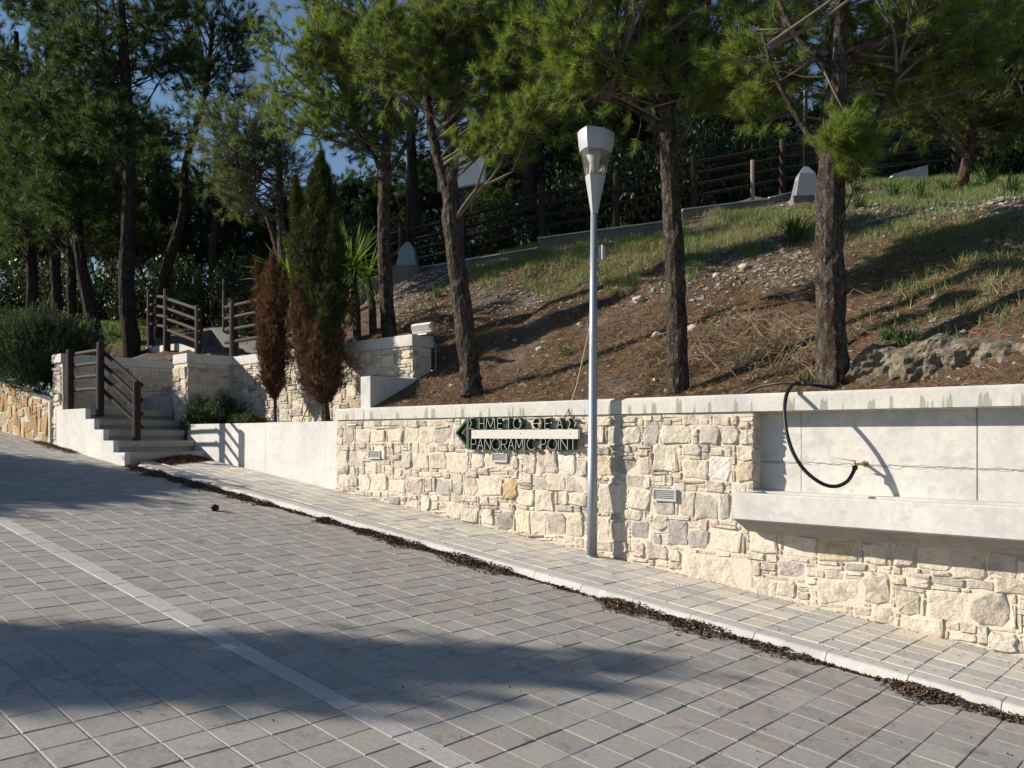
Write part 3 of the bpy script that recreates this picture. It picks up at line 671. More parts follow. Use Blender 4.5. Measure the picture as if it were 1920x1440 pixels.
_w = np.linalg.solve(_A, np.concatenate([CP[:, 2], np.zeros(3)]))
def terr0(x, y):
    x = np.asarray(x, float); y = np.asarray(y, float); d = np.hypot(x[..., None] - CP[:, 0], y[..., None] - CP[:, 1])
    return d @ _w[:_n] + _w[_n] + x * _w[_n + 1] + y * _w[_n + 2]
def lump(x, y):
    f = 0.13 * mnoise.noise(Vector((x * 0.9, y * 0.9, 1.3))) + 0.075 * mnoise.noise(Vector((x * 2.7, y * 2.7, 4.3))) + 0.03 * mnoise.noise(Vector((x * 7, y * 7, 7)))
    return f * min(1, max(0, (y - 7.0) * 1.2))
def ter(x, y): return float(terr0(x, y)) + lump(x, y)
def axis(a, b, fine0, fine1, st, extra):
    v = list(np.arange(fine0, fine1, st)); x = fine0; s = st
    while x > a: s *= 1.25; x -= s; v.append(x)
    x = fine1; s = st
    while x < b: v.append(x); s *= 1.25; x += s
    v = sorted(v + extra); out = [v[0]]
    for q in v[1:]:
        if q - out[-1] > 1e-4 and (q in extra or q - out[-1] > st * 0.3): out.append(q)
    return out
gx = axis(-90, 60, -20, 3, 0.14, [-16.34, -14.85, -9.33, -9.12]); gy = axis(5.4, 120, 7.02, 18, 0.14, [5.5, 6.0, 6.5, 7.02, 7.35, 8.2])
gy = [g for g in gy if g >= 5.5]
GX, GY = np.meshgrid(gx, gy, indexing='ij'); GZ = terr0(GX, GY)
for i in range(len(gx)):
    for j in range(len(gy)): GZ[i, j] += lump(gx[i], gy[j])
tV = np.stack([GX, GY, GZ], -1).reshape(-1, 3); tF = []
m = len(gy)
for i in range(len(gx) - 1):
    for j in range(m - 1):
        cx, cy = (gx[i] + gx[i + 1]) / 2, (gy[j] + gy[j + 1]) / 2
        if cx > -9.33 and cy < 7.02: continue
        if -14.85 < cx < -9.12 and cy < 8.2: continue
        if -16.34 < cx < -14.80 and cy < 8.6: continue
        if cx < -16.34 and cy < 5.75: continue
        if -19.3 < cx < -15.35 and 8.35 < cy < 10.05: continue
        tF.append((i * m + j, (i + 1) * m + j, (i + 1) * m + j + 1, i * m + j + 1))
t = NT('hillside_soil'); n1 = t.noise(0.7, 4, 0.6); n2 = t.noise(11, 6, 0.75); n3 = t.noise(60, 4, 0.8)
c = t.mix(t.ramp(n2, [(0.35, 0.0), (0.65, 1.0)]), (0.098, 0.066, 0.045), (0.20, 0.14, 0.097))
c = t.mix(t.ramp(n1, [(0.5, 0.0), (0.62, 0.75)]), c, t.mix(n2, (0.16, 0.14, 0.11), (0.32, 0.29, 0.25)))
c = t.mix(t.ramp(n3, [(0.35, 0.5), (0.6, 0.0)]), c, (0.05, 0.033, 0.022))
ter_m = t.done(c, 0.95, t.bump(n3, 0.9, 0.02, t.bump(n2, 0.8, 0.05)), 0.1)
hill = put('hillside', np_mesh('hillside', tV, tF, ter_m, None, True)); tag(hill, 'sloping brown hillside behind the wall', None, None, 'structure')
g = MB(); g.add([(-600, -600, -8), (600, -600, -8), (600, 600, -8), (-600, 600, -8)], [(0, 1, 2, 3)])
tag(g.build('ground', ter_m), 'wide ground below the hill', None, None, 'structure')

ZB = lambda x, y: float(terr0(x, y)) + .14
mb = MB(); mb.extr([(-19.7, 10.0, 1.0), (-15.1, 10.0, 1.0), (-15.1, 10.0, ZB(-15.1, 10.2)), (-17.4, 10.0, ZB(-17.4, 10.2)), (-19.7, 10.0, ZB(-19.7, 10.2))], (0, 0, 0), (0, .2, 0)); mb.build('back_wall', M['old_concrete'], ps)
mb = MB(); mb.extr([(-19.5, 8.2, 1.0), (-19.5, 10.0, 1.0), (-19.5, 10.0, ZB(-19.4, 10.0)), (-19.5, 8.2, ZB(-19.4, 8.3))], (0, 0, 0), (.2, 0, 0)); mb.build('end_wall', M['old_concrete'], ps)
# rock outcrop behind the coping at the right
def rock_mesh(name, cx, cy, cz, sx, sy, sz, seed, mat, tint, sub=3, rough=0.35):
    import bmesh
    bm = bmesh.new(); bmesh.ops.create_icosphere(bm, subdivisions=sub, radius=1)
    for v in bm.verts:
        p = v.co.copy(); q = p * 1.3 + Vector((seed * 7.1, seed * 3.3, 0))
        k = 1 + rough * mnoise.noise(q) + rough * 0.55 * mnoise.noise(q * 3.1) + rough * 0.3 * mnoise.noise(q * 8)
        v.co = Vector((p.x * sx, p.y * sy, p.z * sz)) * k
    me = bpy.data.meshes.new(name); bm.to_mesh(me); bm.free()
    a = me.color_attributes.new('tint', 'FLOAT_COLOR', 'POINT'); a.data.foreach_set('color', np.tile(np.array([*tint, 1], np.float32), len(me.vertices)))
    me.materials.append(mat); return me
def m_rock():
    t = NT('eroded_rock'); n1 = t.noise(9, 6, 0.75); n2 = t.noise(32, 5, 0.75); v = t.voro(17, feature='F1')
    c = t.mix(t.ramp(n1, [(0.35, 0.0), (0.65, 1.0)]), (0.20, 0.155, 0.10), (0.47, 0.43, 0.36))
    c = t.mix(t.ramp(n2, [(0.35, 0.7), (0.55, 0.0)]), c, (0.09, 0.07, 0.05))
    return t.done(c, 0.95, t.bump(n2, 1.0, 0.03, t.bump(v, 1.0, 0.06, t.bump(n1, 1.0, 0.09))), 0.1)
M['rock'] = m_rock()
V = []; nu, nv = 150, 34
for i in range(nu + 1):
    x = -3.0 + 4.8 * i / nu; hgt = .50 * min(1, (x + 3.05) * 2.5) + .16 * mnoise.noise(Vector((x * 1.7, 0, 9))) + .07 * mnoise.noise(Vector((x * 6, 0, 3)))
    for j in range(nv + 1):
        f = j / nv; z = .33 + hgt * f; y = 7.42 + .22 * f * f + .12 * mnoise.noise(Vector((x * 1.8, 4, 0))); q = Vector((x, y, z))
        y += .10 * mnoise.noise(Vector((x * 2.6, z * 2, 8)))
        n_ = .13 * mnoise.noise(q * 3.2) + .075 * mnoise.noise(q * 8) + .045 * mnoise.noise(q * 19) - .05 * abs(mnoise.noise(q * 11 + Vector((5, 5, 5)))); e_ = math.sin(math.pi * min(f * 1.05, 1)) ** .5 if f < 1 else 0
        V.append((x, y - n_ * (.3 + .7 * e_) + (.35 * max(0, f - .9) * 10 * .5), z - (.05 if f == 1 else 0)))
Fc = [(i * (nv + 1) + j, (i + 1) * (nv + 1) + j, (i + 1) * (nv + 1) + j + 1, i * (nv + 1) + j + 1) for i in range(nu) for j in range(nv)]
oc = put('rock_outcrop', np_mesh('rock_outcrop', V, Fc, M['rock'], None, False)); tag(oc, 'pale eroded rock ledge just above the coping at the right edge', 'rock')

# ------------------------------------------------------------ log railings and fences
def log_post(parent, p, h, r=0.075, lean=(0, 0)):
    p = Vector(p); mb = MB(); mb.tube([p - UP * 0.15, p + Vector((lean[0] * .5, lean[1] * .5, h * .5)), p + Vector((lean[0], lean[1], h - 0.012)), p + Vector((lean[0], lean[1], h))], [r, r * .99, r * .97, r * .85], 12, wob=0.03)
    return mb.build('post', M['log'], parent, smooth=False)
def log_rails(parent, a, b, zs_a, zs_b, r=0.042, ext=0.12, off=None):
    a = Vector(a); b = Vector(b)
    for za, zb in zip(zs_a, zs_b):
        p = a + UP * za; q = b + UP * zb; d = (q - p).normalized(); o = off or Vector((0, 0, 0))
        mb = MB(); mb.tube([p - d * ext + o, (p + q) / 2 + o + UP * random.uniform(-.01, .01), q + d * ext + o], r, 10, wob=0.03); mb.build('rail', M['log'], parent)
rl = thing('log_railing', (-13.4, 5.6, -0.27), 'brown log handrail with four rails going down the white stairs', 'railing')
pA = D(256, 848, 13.55); pA = Vector((-13.45, 5.72, -0.10)); 
pA = onY(256, 848, 5.72); pB = onY(187.5, 764, 5.50); pC = onY(131.5, 766, 5.46)
hA, hB, hC = [(v / F_PX) * p.dot(FWD) for v, p in ((133, pA), (122, pB), (110, pC))]
log_post(rl, pA, hA, 0.062, (0.02, 0.0)); log_post(rl, pB, hB, 0.062, (0.03, 0)); log_post(rl, pC, hC, 0.062)
sc = pA.dot(FWD) / F_PX; sb = pB.dot(FWD) / F_PX; sd = pC.dot(FWD) / F_PX
off = RGT * 0.0 + FWD * 0.075
zA = [(848 - v) * sc for v in (717, 745, 770, 796)]; zB = [(764 - v) * sb for v in (657, 681, 705, 729)]
log_rails(rl, pB + off, pA + off, zB, zA, 0.032, 0.10)
zB2 = [(764 - v) * sb for v in (655, 679, 703, 728)]; zC = [(766 - v) * sd for v in (664, 686, 709, 732)]
log_rails(rl, pC + off, pB + off, zC, zB2, 0.032, 0.02)
r2 = thing('log_railing', (-17, 8.0, 1.8), 'dark log railing beside the path steps above the stone pier, descending to the right', 'railing')
q1, q2, q3 = D(282, 637.5, 18.9), D(313, 645, 17.8), D(372, 664, 16.6)
for p, h in ((q1, 94), (q2, 103), (q3, 91)): log_post(r2, p, h / F_PX * p.dot(FWD), 0.075)
def rz(p, base, ys): return [(base - v) * p.dot(FWD) / F_PX for v in ys]
log_rails(r2, q1, q2, rz(q1, 637.5, (555, 571, 589, 607)), rz(q2, 645, (558, 577, 594, 613)), 0.035)
log_rails(r2, q2, q3, rz(q2, 645, (560, 578, 598, 618)), rz(q3, 664, (580, 600, 620, 641)), 0.035)
r3 = thing('log_railing', (-14, 8.1, 1.5), 'dark log railing standing on the upper stone wall, partly behind the small brown cypress', 'railing')
s1, s2, s3 = Vector((-14.72, 8.08, ZT - 0.02)), Vector((-13.35, 8.08, ZT - 0.02)), Vector((-12.6, 8.5, 1.4))
for p in (s1, s2, s3): log_post(r3, p, 1.15, 0.078)
zz = [1.05, 0.83, 0.60, 0.36]
log_rails(r3, s1, s2, zz, zz, 0.036, 0.3); log_rails(r3, s2, s3, zz, [v + .05 for v in zz], 0.036)
hf = thing('log_fence', (-11, 14, 4.2), 'long brown four-rail log fence climbing the hillside path', 'fence')
FP = [D(422, 611, 20.0), None, None, D(752, 512, 19), D(868, 488, 18.5), D(1016, 447, 17.8), D(1155, 425, 17.5), D(1300, 390, 17.5), D(1467, 358, 18), D(1618, 335, 18.5), D(1790, 318, 19.5)]
FP[1] = FP[0].lerp(FP[3], .36); FP[2] = FP[0].lerp(FP[3], .7)
HP = [1.15, 1.15, 1.15, 1.16, 1.16, 1.12, 1.14, 1.12, 1.13, 0.9, 0.9]
for p, h in zip(FP, HP): log_post(hf, p, h, 0.068)
for a, b in zip(FP[:-1], FP[1:]): log_rails(hf, a, b, [.98, .74, .50, .26], [.98, .74, .50, .26], 0.036, 0.02, FWD * 0.06)
sp = MB(); p = D(1411, 380, 17.5); sp.tube([p - UP * .1, p + UP * 0.9], 0.045, 8); o = sp.build('post', m_plain('pale_log', (0.25, 0.19, 0.15), 0.7, 0.3, 0, 0.3, 12)); tag(o, 'short pale wooden stake between two taller fence posts on the hill', 'post')
# low retaining kerb walls in front of the fence
lk = thing('low_wall', (-11, 13.4, 3.9), 'low grey concrete edging wall stepping up below the hillside fence', 'wall')
segs = [((600, 545), (738, 512), 18.6, 18.2), ((742, 511), (1008, 466), 18.2, 17.3), ((1008, 448), (1272, 413), 17.3, 17.0), ((1280, 394), (1442, 374), 17.0, 17.2), ((1442, 372), (1500, 358), 17.2, 17.4)]
for (a, b, d0, d1) in segs:
    pa, pb = D(a[0], a[1], d0), D(b[0], b[1], d1); u = (pb - pa); u.z = 0; u.normalize(); nn = Vector((-u.y, u.x, 0)) * 0.16; mb = MB()
    dn = Vector((0, 0, -0.65))
    mb.hexa([pa + dn, pb + dn, pb + dn + nn, pa + dn + nn], [pa, pb, pb + nn, pa + nn]); mb.build('wall_section', M['old_concrete'], lk)
    mb = MB(); e = Vector((0, 0, .028)); o_ = -nn * 0.15; mb.hexa([pa + o_ + Vector((0, 0, .002)), pb + o_ + Vector((0, 0, .002)), pb + nn * 1.1 + Vector((0, 0, .002)), pa + nn * 1.1 + Vector((0, 0, .002))], [pa + e + o_, pb + e + o_, pb + nn * 1.1 + e, pa + nn * 1.1 + e]); mb.build('cap', M['concrete'], lk)
for (a, b, d, lab) in (((1590, 358), (1692, 326), 17.0, 'pale sloping concrete path edge just right of the nearest big trunk'), ((1676, 326), (1740, 309), 18.6, 'small pale concrete path edge highest on the hill')):
    pa, pb = D(a[0], a[1], d), D(b[0], b[1], d + .8); mb = MB(); nn = Vector((-0.35, 0.4, 0)); dn = Vector((0, 0, -0.3))
    mb.hexa([pa + dn, pb + dn, pb + nn + dn, pa + nn + dn], [pa, pb, pb + nn, pa + nn]); tag(mb.build('path_edge', M['concrete']), lab, 'path edge')

# ------------------------------------------------------------ street lamp
LX, LY = -4.985, 6.61; LB = walk_z(LX, LY)
lamp = thing('street_lamp', (LX, LY, LB), 'tall grey street lamp with flared head standing on the pavement against the stone wall', 'lamp')
mb = MB(); c0 = Vector((LX, LY, LB)); top = Vector((LX + 0.015, LY + 0.012, 2.215))
mb.tube([c0, c0.lerp(top, .30), c0.lerp(top, .301), c0.lerp(top, .6), top], [.052, .0495, .0465, .041, .033], 20)
mb.build('pole', M['steel'], lamp, smooth=True)
mb = MB(); mb.tube([c0 + UP * 0.0, c0 + UP * 0.012], [.062, .06], 20); mb.build('base_ring', M['steel'], lamp)
def side_curve(z, Rr, rot, k):
    a0 = rot + k * 2 * math.pi / 3; p = Vector((math.cos(a0), math.sin(a0), 0)) * Rr; q = Vector((math.cos(a0 + 2 * math.pi / 3), math.sin(a0 + 2 * math.pi / 3), 0)) * Rr; nrm = ((p + q) / 2).normalized()
    return [top.xy.to_3d() + p.lerp(q, s / 10) + nrm * (math.sin(math.pi * s / 10) * Rr * 0.27) + UP * z for s in range(11)]
toc = math.atan2(-LY, -LX) - R(20)
def flare(name, levels, mat, closed=(True, True), th=0):
    V = []; Fc = []
    for k in range(3):
        b0 = len(V)
        for z, r in levels: V += side_curve(z, r, toc, k)
        for i in range(len(levels) - 1):
            for s in range(10): Fc.append((b0 + i * 11 + s, b0 + i * 11 + s + 1, b0 + (i + 1) * 11 + s + 1, b0 + (i + 1) * 11 + s))
    for on, (z, r), fl_ in ((closed[0], levels[0], True), (closed[1], levels[-1], False)):
        if on:
            b0 = len(V); ring = [v for k in range(3) for v in side_curve(z, r, toc, k)[:-1]]; V += ring; f = tuple(range(b0, b0 + 30)); Fc.append(f[::-1] if fl_ else f)
    return put(name, np_mesh(name, [tuple(v - Vector((LX, LY, LB))) for v in V], Fc, mat, None, True), lamp)
flare('lower_cone', [(2.21, .038), (2.38, .072), (2.585, .115)], M['lamp_grey'])
tg = NT('lamp_glass'); gl = tg.new('ShaderNodeBsdfGlossy'); gl.inputs['Roughness'].default_value = 0.08; tp_ = tg.new('ShaderNodeBsdfTransparent'); tp_.inputs[0].default_value = (0.80, 0.82, 0.80, 1)
df = tg.new('ShaderNodeBsdfDiffuse'); df.inputs[0].default_value = (0.5, 0.5, 0.45, 1); m1 = tg.new('ShaderNodeMixShader'); m1.inputs[0].default_value = 0.10
fr = tg.new('ShaderNodeFresnel'); fr.inputs[0].default_value = 1.45; m2 = tg.new('ShaderNodeMixShader')
tg.link(tp_.outputs[0], m1.inputs[1]); tg.link(df.outputs[0], m1.inputs[2]); tg.link(fr.outputs[0], m2.inputs[0]); tg.link(m1.outputs[0], m2.inputs[1]); tg.link(gl.outputs[0], m2.inputs[2]); tg.link(m2.outputs[0], tg.n['Material Output'].inputs['Surface'])
flare('glass', [(2.587, .113), (2.68, .138), (2.835, .170)], tg.m, (False, False))
flare('hood', [(2.83, .180), (2.90, .197), (3.02, .212), (3.024, .208)], M['lamp_grey'])
mb = MB(); tc = Vector((top.x, top.y, 0)); mb.tube([tc + UP * 2.59, tc + UP * 2.63, tc + UP * 2.72, tc + UP * 2.825], [.06, .048, .046, .085], 18); mb.build('reflector', M['white'], lamp, smooth=True)
mb = MB()
for k in (-1, 1): mb.tube([tc + Vector((.03 * k, -.075, 2.59)), tc + Vector((.03 * k, -.075, 2.66))], .004, 6)
mb.build('lamp_pin', M['steel'], lamp)
mb = MB(); p = Vector((LX + 0.055, LY + 0.05, 0)); mb.box(p.x - 0.012, p.x + 0.052, p.y - 0.02, p.y + .03, 1.745, 1.895); mb.build('junction_box', M['lamp_grey'], lamp, bevel=0.004)
mb = MB(); mb.box(p.x - 0.0, p.x + 0.03, p.y - 0.023, p.y - 0.021, 1.80, 1.87); mb.build('box_label', M['white'], lamp)
wr = MB(); pts = [onY(x, y, Y) for x, y, Y in ((1122, 490, 6.66), (1118, 560, 6.72), (1100, 640, 6.95), (1082, 720, 6.95), (1072, 752, 6.80), (1062, 776, 6.73), (1040, 790, 6.74))]
wr.tube(pts, 0.006, 6); tag(wr.build('cable', m_plain('beige_cable', (0.42, 0.34, 0.24), 0.6), smooth=True), 'thin beige cable hanging from the lamp pole over the coping to the letters', 'cable')

# ------------------------------------------------------------ sign of metal letters
YL0, YL1 = 6.685, 6.765
sign = thing('direction_sign', (-6.6, 6.72, 0.05), 'green metal arrow sign reading ΣΗΜΕΙΟ ΘΕΑΣ and PANORAMIC POINT on the stone wall', 'sign')
def strip(mb, edge, pts, zf=1.0, thick=0.0055):
    pts = [Vector(p) for p in pts]
    for a, b in zip(pts[:-1], pts[1:]):
        d = (b - a).normalized(); n = Vector((-d.z, 0, d.x)) * thick / 2; e = d * thick * 0.3
        for (m_, y0, y1) in ((mb, YL0 + 0.003, YL1), (edge, YL0, YL0 + 0.0025)):
            m_.add([Vector((v.x, y, v.z)) for y in (y0, y1) for v in (a - e - n, b + e - n, b + e + n, a - e + n)],
                   [(0, 1, 2, 3), (7, 6, 5, 4), (0, 4, 5, 1), (1, 5, 6, 2), (2, 6, 7, 3), (3, 7, 4, 0)])
def arc(cx, cy, rx, ry, a0, a1, n=14): return [(cx + rx * math.cos(R(a0 + (a1 - a0) * k / n)), cy + ry * math.sin(R(a0 + (a1 - a0) * k / n))) for k in range(n + 1)]
GL = {'Σ': [[(1, 1), (0, 1), (.55, .5), (0, 0), (1, 0)]], 'Η': [[(0, 0), (0, 1)], [(1, 0), (1, 1)], [(0, .5), (1, .5)]], 'Μ': [[(0, 0), (.08, 1), (.5, .15), (.92, 1), (1, 0)]],
      'Ε': [[(1, 1), (0, 1), (0, 0), (1, 0)], [(0, .5), (.85, .5)]], 'Ι': [[(.5, 0), (.5, 1)]], 'Ο': [arc(.5, .5, .5, .5, 0, 360, 18)], 'Θ': [arc(.5, .5, .5, .5, 0, 360, 18), [(0, .5), (1, .5)]],
      'Α': [[(0, 0), (.5, 1), (1, 0)], [(.2, .38), (.8, .38)]], 'P': [[(0, 0), (0, 1), (.55, 1)] + arc(.55, .74, .45, .26, 90, -90, 8) + [(0, .48)]], 'A': None, 'N': [[(0, 0), (0, 1), (1, 0), (1, 1)]], 'O': None,
      'R': [[(0, 0), (0, 1), (.55, 1)] + arc(.55, .74, .45, .26, 90, -90, 8) + [(0, .48)], [(.45, .48), (1, 0)]], 'M': None, 'I': None, 'C': [arc(.55, .5, .55, .5, 45, 315, 14)], 'T': [[(.5, 0), (.5, 1)], [(0, 1), (1, 1)]]}
for a, b in (('A', 'Α'), ('O', 'Ο'), ('M', 'Μ'), ('I', 'Ι')): GL[a] = GL[b]
def letters(txt, spans, yt, yb):
    for ch, (a, b) in zip(txt, spans):
        pa = onY(820 + a / 6.4, yb, YL0); pb = onY(820 + b / 6.4, yt, YL0); mb = MB(); ed = MB()
        for st_ in GL[ch]: strip(mb, ed, [(pa.x + (pb.x - pa.x) * u, 0, pa.z + (pb.z - pa.z) * v) for u, v in st_])
        o = mb.build('letter', M['green'], sign); ed.build('letter_edge', M['edge'], o)
letters('ΣΗΜΕΙΟΘΕΑΣ', [(385, 432), (500, 560), (585, 690), (722, 775), (845, 865), (910, 1005), (1148, 1245), (1290, 1340), (1435, 1500), (1565, 1620)], 784, 804)
letters('PANORAMICPOINT', [(405, 462), (482, 550), (568, 636), (650, 755), (768, 832), (850, 918), (936, 1028), (1036, 1056), (1075, 1172), (1243, 1300), (1325, 1437), (1445, 1462), (1480, 1560), (1585, 1665)], 822.5, 843)
mb = MB(); a = onY(884, 823, YL0 - .004); b = onY(1084, 805, YL0 - .004); a.z = (a.z + onY(1084, 822, YL0 - .004).z) / 2
mb.box(a.x, b.x, YL0 - 0.006, YL0 + 0.03, a.z, b.z); bar = mb.build('backing_bar', M['white'], sign)
for px in (891, 976, 1069):
    mb = MB(); p = onY(px, 813, YL0 - .009); mb.tube([p, p + Vector((0, .008, 0))], .006, 8); mb.build('screw', M['dark_metal'], bar)
mb = MB()
t0, t1, t2 = onY(855, 811.5, YL0), onY(876.5, 785, YL0), onY(877, 840, YL0)
for p, q, th in ((t1, t0, .022), (t0, t2, .022)):
    d = (q - p).normalized(); n = Vector((-d.z, 0, d.x)) * th / 2; mb.add([Vector((v.x, y, v.z)) for y in (YL0 - .004, YL1) for v in (p - n, q - n, q + n, p + n)], [(0, 1, 2, 3), (7, 6, 5, 4), (0, 4, 5, 1), (1, 5, 6, 2), (2, 6, 7, 3), (3, 7, 4, 0)])
mb.box(t1.x - .012, t1.x + .028, YL0 - .006, YL1 - .003, t2.z - .01, t1.z + .012)
mb.build('arrow', M['green'], sign)

# ------------------------------------------------------------ louvred wall lights
for (a, b, c_, d_, lab) in ((691, 845, 713, 860, 'small louvred wall light nearest the planter wall'), (923, 850, 951, 866, 'small louvred wall light under the arrow sign'), (1225, 918, 1268, 938, 'largest louvred wall light, right of the street lamp')):
    p = onY(a, d_, YW - .03); q = onY(c_, b, YW - .03); v = thing('wall_light', ((p.x + q.x) / 2, YW - .03, (p.z + q.z) / 2), lab, 'wall light', 'louvred lights set in the stone wall')
    f = 0.012; mb = MB()
    mb.box(p.x, q.x, YW - .04, YW + .01, q.z - f, q.z); mb.box(p.x, q.x, YW - .04, YW + .01, p.z, p.z + f); mb.box(p.x, p.x + f, YW - .04, YW + .01, p.z + f, q.z - f); mb.box(q.x - f, q.x, YW - .04, YW + .01, p.z + f, q.z - f)
    mb.build('frame', M['vent'], v); mb = MB(); mb.box(p.x + f, q.x - f, YW + .0, YW + .008, p.z + f, q.z - f); mb.build('diffuser', M['white'], v)
    n = 5
    for k in range(n):
        z = p.z + f + (q.z - p.z - 2 * f) * (k + .5) / n; mb = MB(); mb.obox(((p.x + q.x) / 2, YW - .022, z), ((q.x - p.x) / 2 - f, 0, 0), (0, .013, .006), (0, -.001, .003)); mb.build('slat', M['vent'], v)

# ------------------------------------------------------------ hose and tap
hs = thing('hose', (-2.9, 6.7, 0.4), 'black hose looping from the soil over the coping down to the tap', 'hose')
def smooth_pts(P, n=6):
    P = [Vector(p) for p in P]; P = [P[0] * 2 - P[1]] + P + [P[-1] * 2 - P[-2]]; out = []
    for i in range(1, len(P) - 2):
        for k in range(n):
            t_ = k / n; a, b, c_, d_ = P[i - 1], P[i], P[i + 1], P[i + 2]
            out.append(0.5 * ((2 * b) + (c_ - a) * t_ + (2 * a - 5 * b + 4 * c_ - d_) * t_ ** 2 + (3 * b - a - 3 * c_ + d_) * t_ ** 3))
    return out + [P[-2]]
hp = [onY(*q) for q in ((1498, 719, 6.98), (1486, 722, 6.80), (1475, 740, 6.62), (1471, 770, 6.50), (1475, 810, 6.44), (1488, 850, 6.44), (1510, 883, 6.47), (1540, 906, 6.52), (1566, 912, 6.6), (1588, 903, 6.68), (1600, 885, 6.75), (1603, 876, 6.78))]
mb = MB(); mb.tube(smooth_pts(hp), 0.0155, 10); mb.build('hose_line', M['black'], hs, smooth=True)
hp = [onY(*q) for q in ((1395, 738, 7.10), (1420, 726, 7.05), (1450, 720, 7.0), (1480, 717, 7.0), (1505, 719, 7.0), (1540, 724, 7.1), (1565, 727, 7.2))]
mb = MB(); mb.tube(smooth_pts(hp), 0.0135, 10); mb.build('feed_line', M['black'], hs, smooth=True)
mb = MB(); p = onY(1503, 719, 6.99); mb.tube([p - Vector((.03, 0, 0)), p + Vector((.03, 0, 0))], .024, 10); mb.tube([p, p + Vector((.09, .02, -.005))], .019, 8); mb.build('connector', M['black'], hs)
mb = MB(); p = onY(1603, 878, 6.78); mb.tube([p - UP * .012, p + UP * .022], .022, 10); mb.build('coupling', M['black'], hs)
tpp = thing('tap', tuple(onY(1606, 870, 6.94)), 'brass tap with red lever on the smooth concrete recess', 'tap')
p = onY(1603, 871, 6.78); w_ = Vector((p.x + .02, 6.94, p.z + .005)); mb = MB(); mb.tube([w_, w_.lerp(p, .55), p, p - UP * .035], [.013, .012, .015, .012], 8); mb.tube([w_, w_ - Vector((0, .012, 0))], .024, 8); mb.build('body', M['brass'], tpp)
mb = MB(); mb.obox(p + Vector((-.055, .0, .035)), (.05, 0, -.006), (0, .008, 0), (0, 0, .003)); mb.build('lever', M['red'], tpp)
mb = MB(); mb.tube([p, p + UP * .035], .006, 6); mb.build('stem', M['brass'], tpp)

# ------------------------------------------------------------ floodlight on the wall end, small socket box
fl = thing('floodlight', (-9.4, 8.05, ZT), 'white rectangular floodlight on top of the upper stone wall end', 'floodlight')
a = onY(770, 626, 7.95); b = onY(807, 603, 7.95); mb = MB(); mb.obox(((a.x + b.x) / 2, 7.99, (a.z + b.z) / 2), ((b.x - a.x) / 2, 0, 0), (0, .03, .012), (0, -.02, (b.z - a.z) / 2)); mb.build('housing', M['white'], fl, bevel=0.02)
mb = MB(); mb.obox(((a.x + b.x) / 2, 7.952, (a.z + b.z) / 2), ((b.x - a.x) / 2 - .03, 0, 0), (0, .003, .001), (0, -.016, (b.z - a.z) / 2 - .03)); mb.build('glass', M['lamp_grey'], fl)
mb = MB(); mb.box((a.x + b.x) / 2 - .1, (a.x + b.x) / 2 + .1, 7.98, 8.06, ZT, ZT + .02); mb.build('bracket', M['steel'], fl)
mb = MB(); mb.tube(smooth_pts([onY(*q) for q in ((806, 628, 8.1), (816, 650, 8.22), (816, 700, 8.22), (808, 712, 8.0), (790, 712, 7.9), (770, 709, 7.82), (700, 704, 7.80))]), .009, 6)
tag(mb.build('cable', M['zinc'], smooth=True), 'grey cable hanging in a loop around the upper wall end', 'cable')
sx = thing('socket_box', tuple(onY(576, 750, Y1 - .03)), 'small white electric box on the upper stone wall between the cypresses', 'electric box')
p = onY(576, 750, Y1 - .03); mb = MB(); mb.box(p.x - .05, p.x + .05, Y1 - .05, Y1 + .0, p.z - .055, p.z + .055); mb.build('box', M['white'], sx, bevel=.006)
mb = MB(); mb.tube(smooth_pts([(p.x + .02, Y1 - .04, p.z - .05), (p.x + .03, Y1 - .06, p.z - .16), (p.x - .03, Y1 - .1, p.z - .32), (p.x - .04, Y1 - .12, .1)]), .011, 6); mb.build('conduit', M['zinc'], sx, smooth=True)

# ------------------------------------------------------------ solar lamps and board on the hill
def solar_lamp(px, py, d, ztop, lab, w0, panel=True):
    p = D(px, py, d); t_ = thing('solar_lamp', tuple(p), lab, 'solar lamp', 'dark poles with pyramid bases on the hill')
    h = (35 if d > 17 else 45) / F_PX * d; ax = Vector((math.cos(R(38)), math.sin(R(38)), 0)); ay = Vector((-ax.y, ax.x, 0)); mb = MB()
    def sq(z, r): return [p + ax * (sx * r) + ay * (sy * r) + UP * z for sx, sy in ((-1, -1), (1, -1), (1, 1), (-1, 1))]
    mb.hexa(sq(-.6, w0 * 1.25), sq(0.0, w0 * 1.25)); mb.build('plinth', M['old_concrete'], t_)
    mb = MB(); mb.hexa(sq(0.003, w0), sq(h, w0 * .62)); mb.hexa(sq(h + .001, w0 * .62), sq(h + w0 * .75, w0 * .12)); bc = mb.build('base_cover', M['zinc'], t_)
    for k in range(5):
        mb = MB(); z = h * (.2 + .13 * k); r = w0 * (1 - .38 * z / h) ; c_ = p - ay * (r + .002) * 0 + ax * (r + .003) * (1 if d > 17 else -1) + UP * z; mb.obox(c_, ax * .004, ay * r * .6, UP * .006); mb.build('vent_slot', M['dark_metal'], bc)
    mb = MB(); mb.tube([p + UP * (h + .1), p + UP * ztop], [.045, .035], 10); mb.build('pole', M['dark_metal'], t_, smooth=True)
    if panel:
        c_ = p + UP * (ztop + .05); mb = MB(); mb.obox(c_, RGT * .36 + UP * .06, FWD * .25 + UP * .12, UP * .02 - FWD * .01); mb.build('solar_panel', M['zinc'], t_)
        for s in (-1, 1):
            mb = MB(); e = c_ - UP * (.55 if s > 0 else .8); mb.tube([e, e + RGT * .5 * s + UP * .1], .018, 6); mb.obox(e + RGT * .58 * s + UP * .1, RGT * .14, FWD * .07, UP * .02); mb.build('lamp_arm', M['dark_metal'], t_)
    return t_
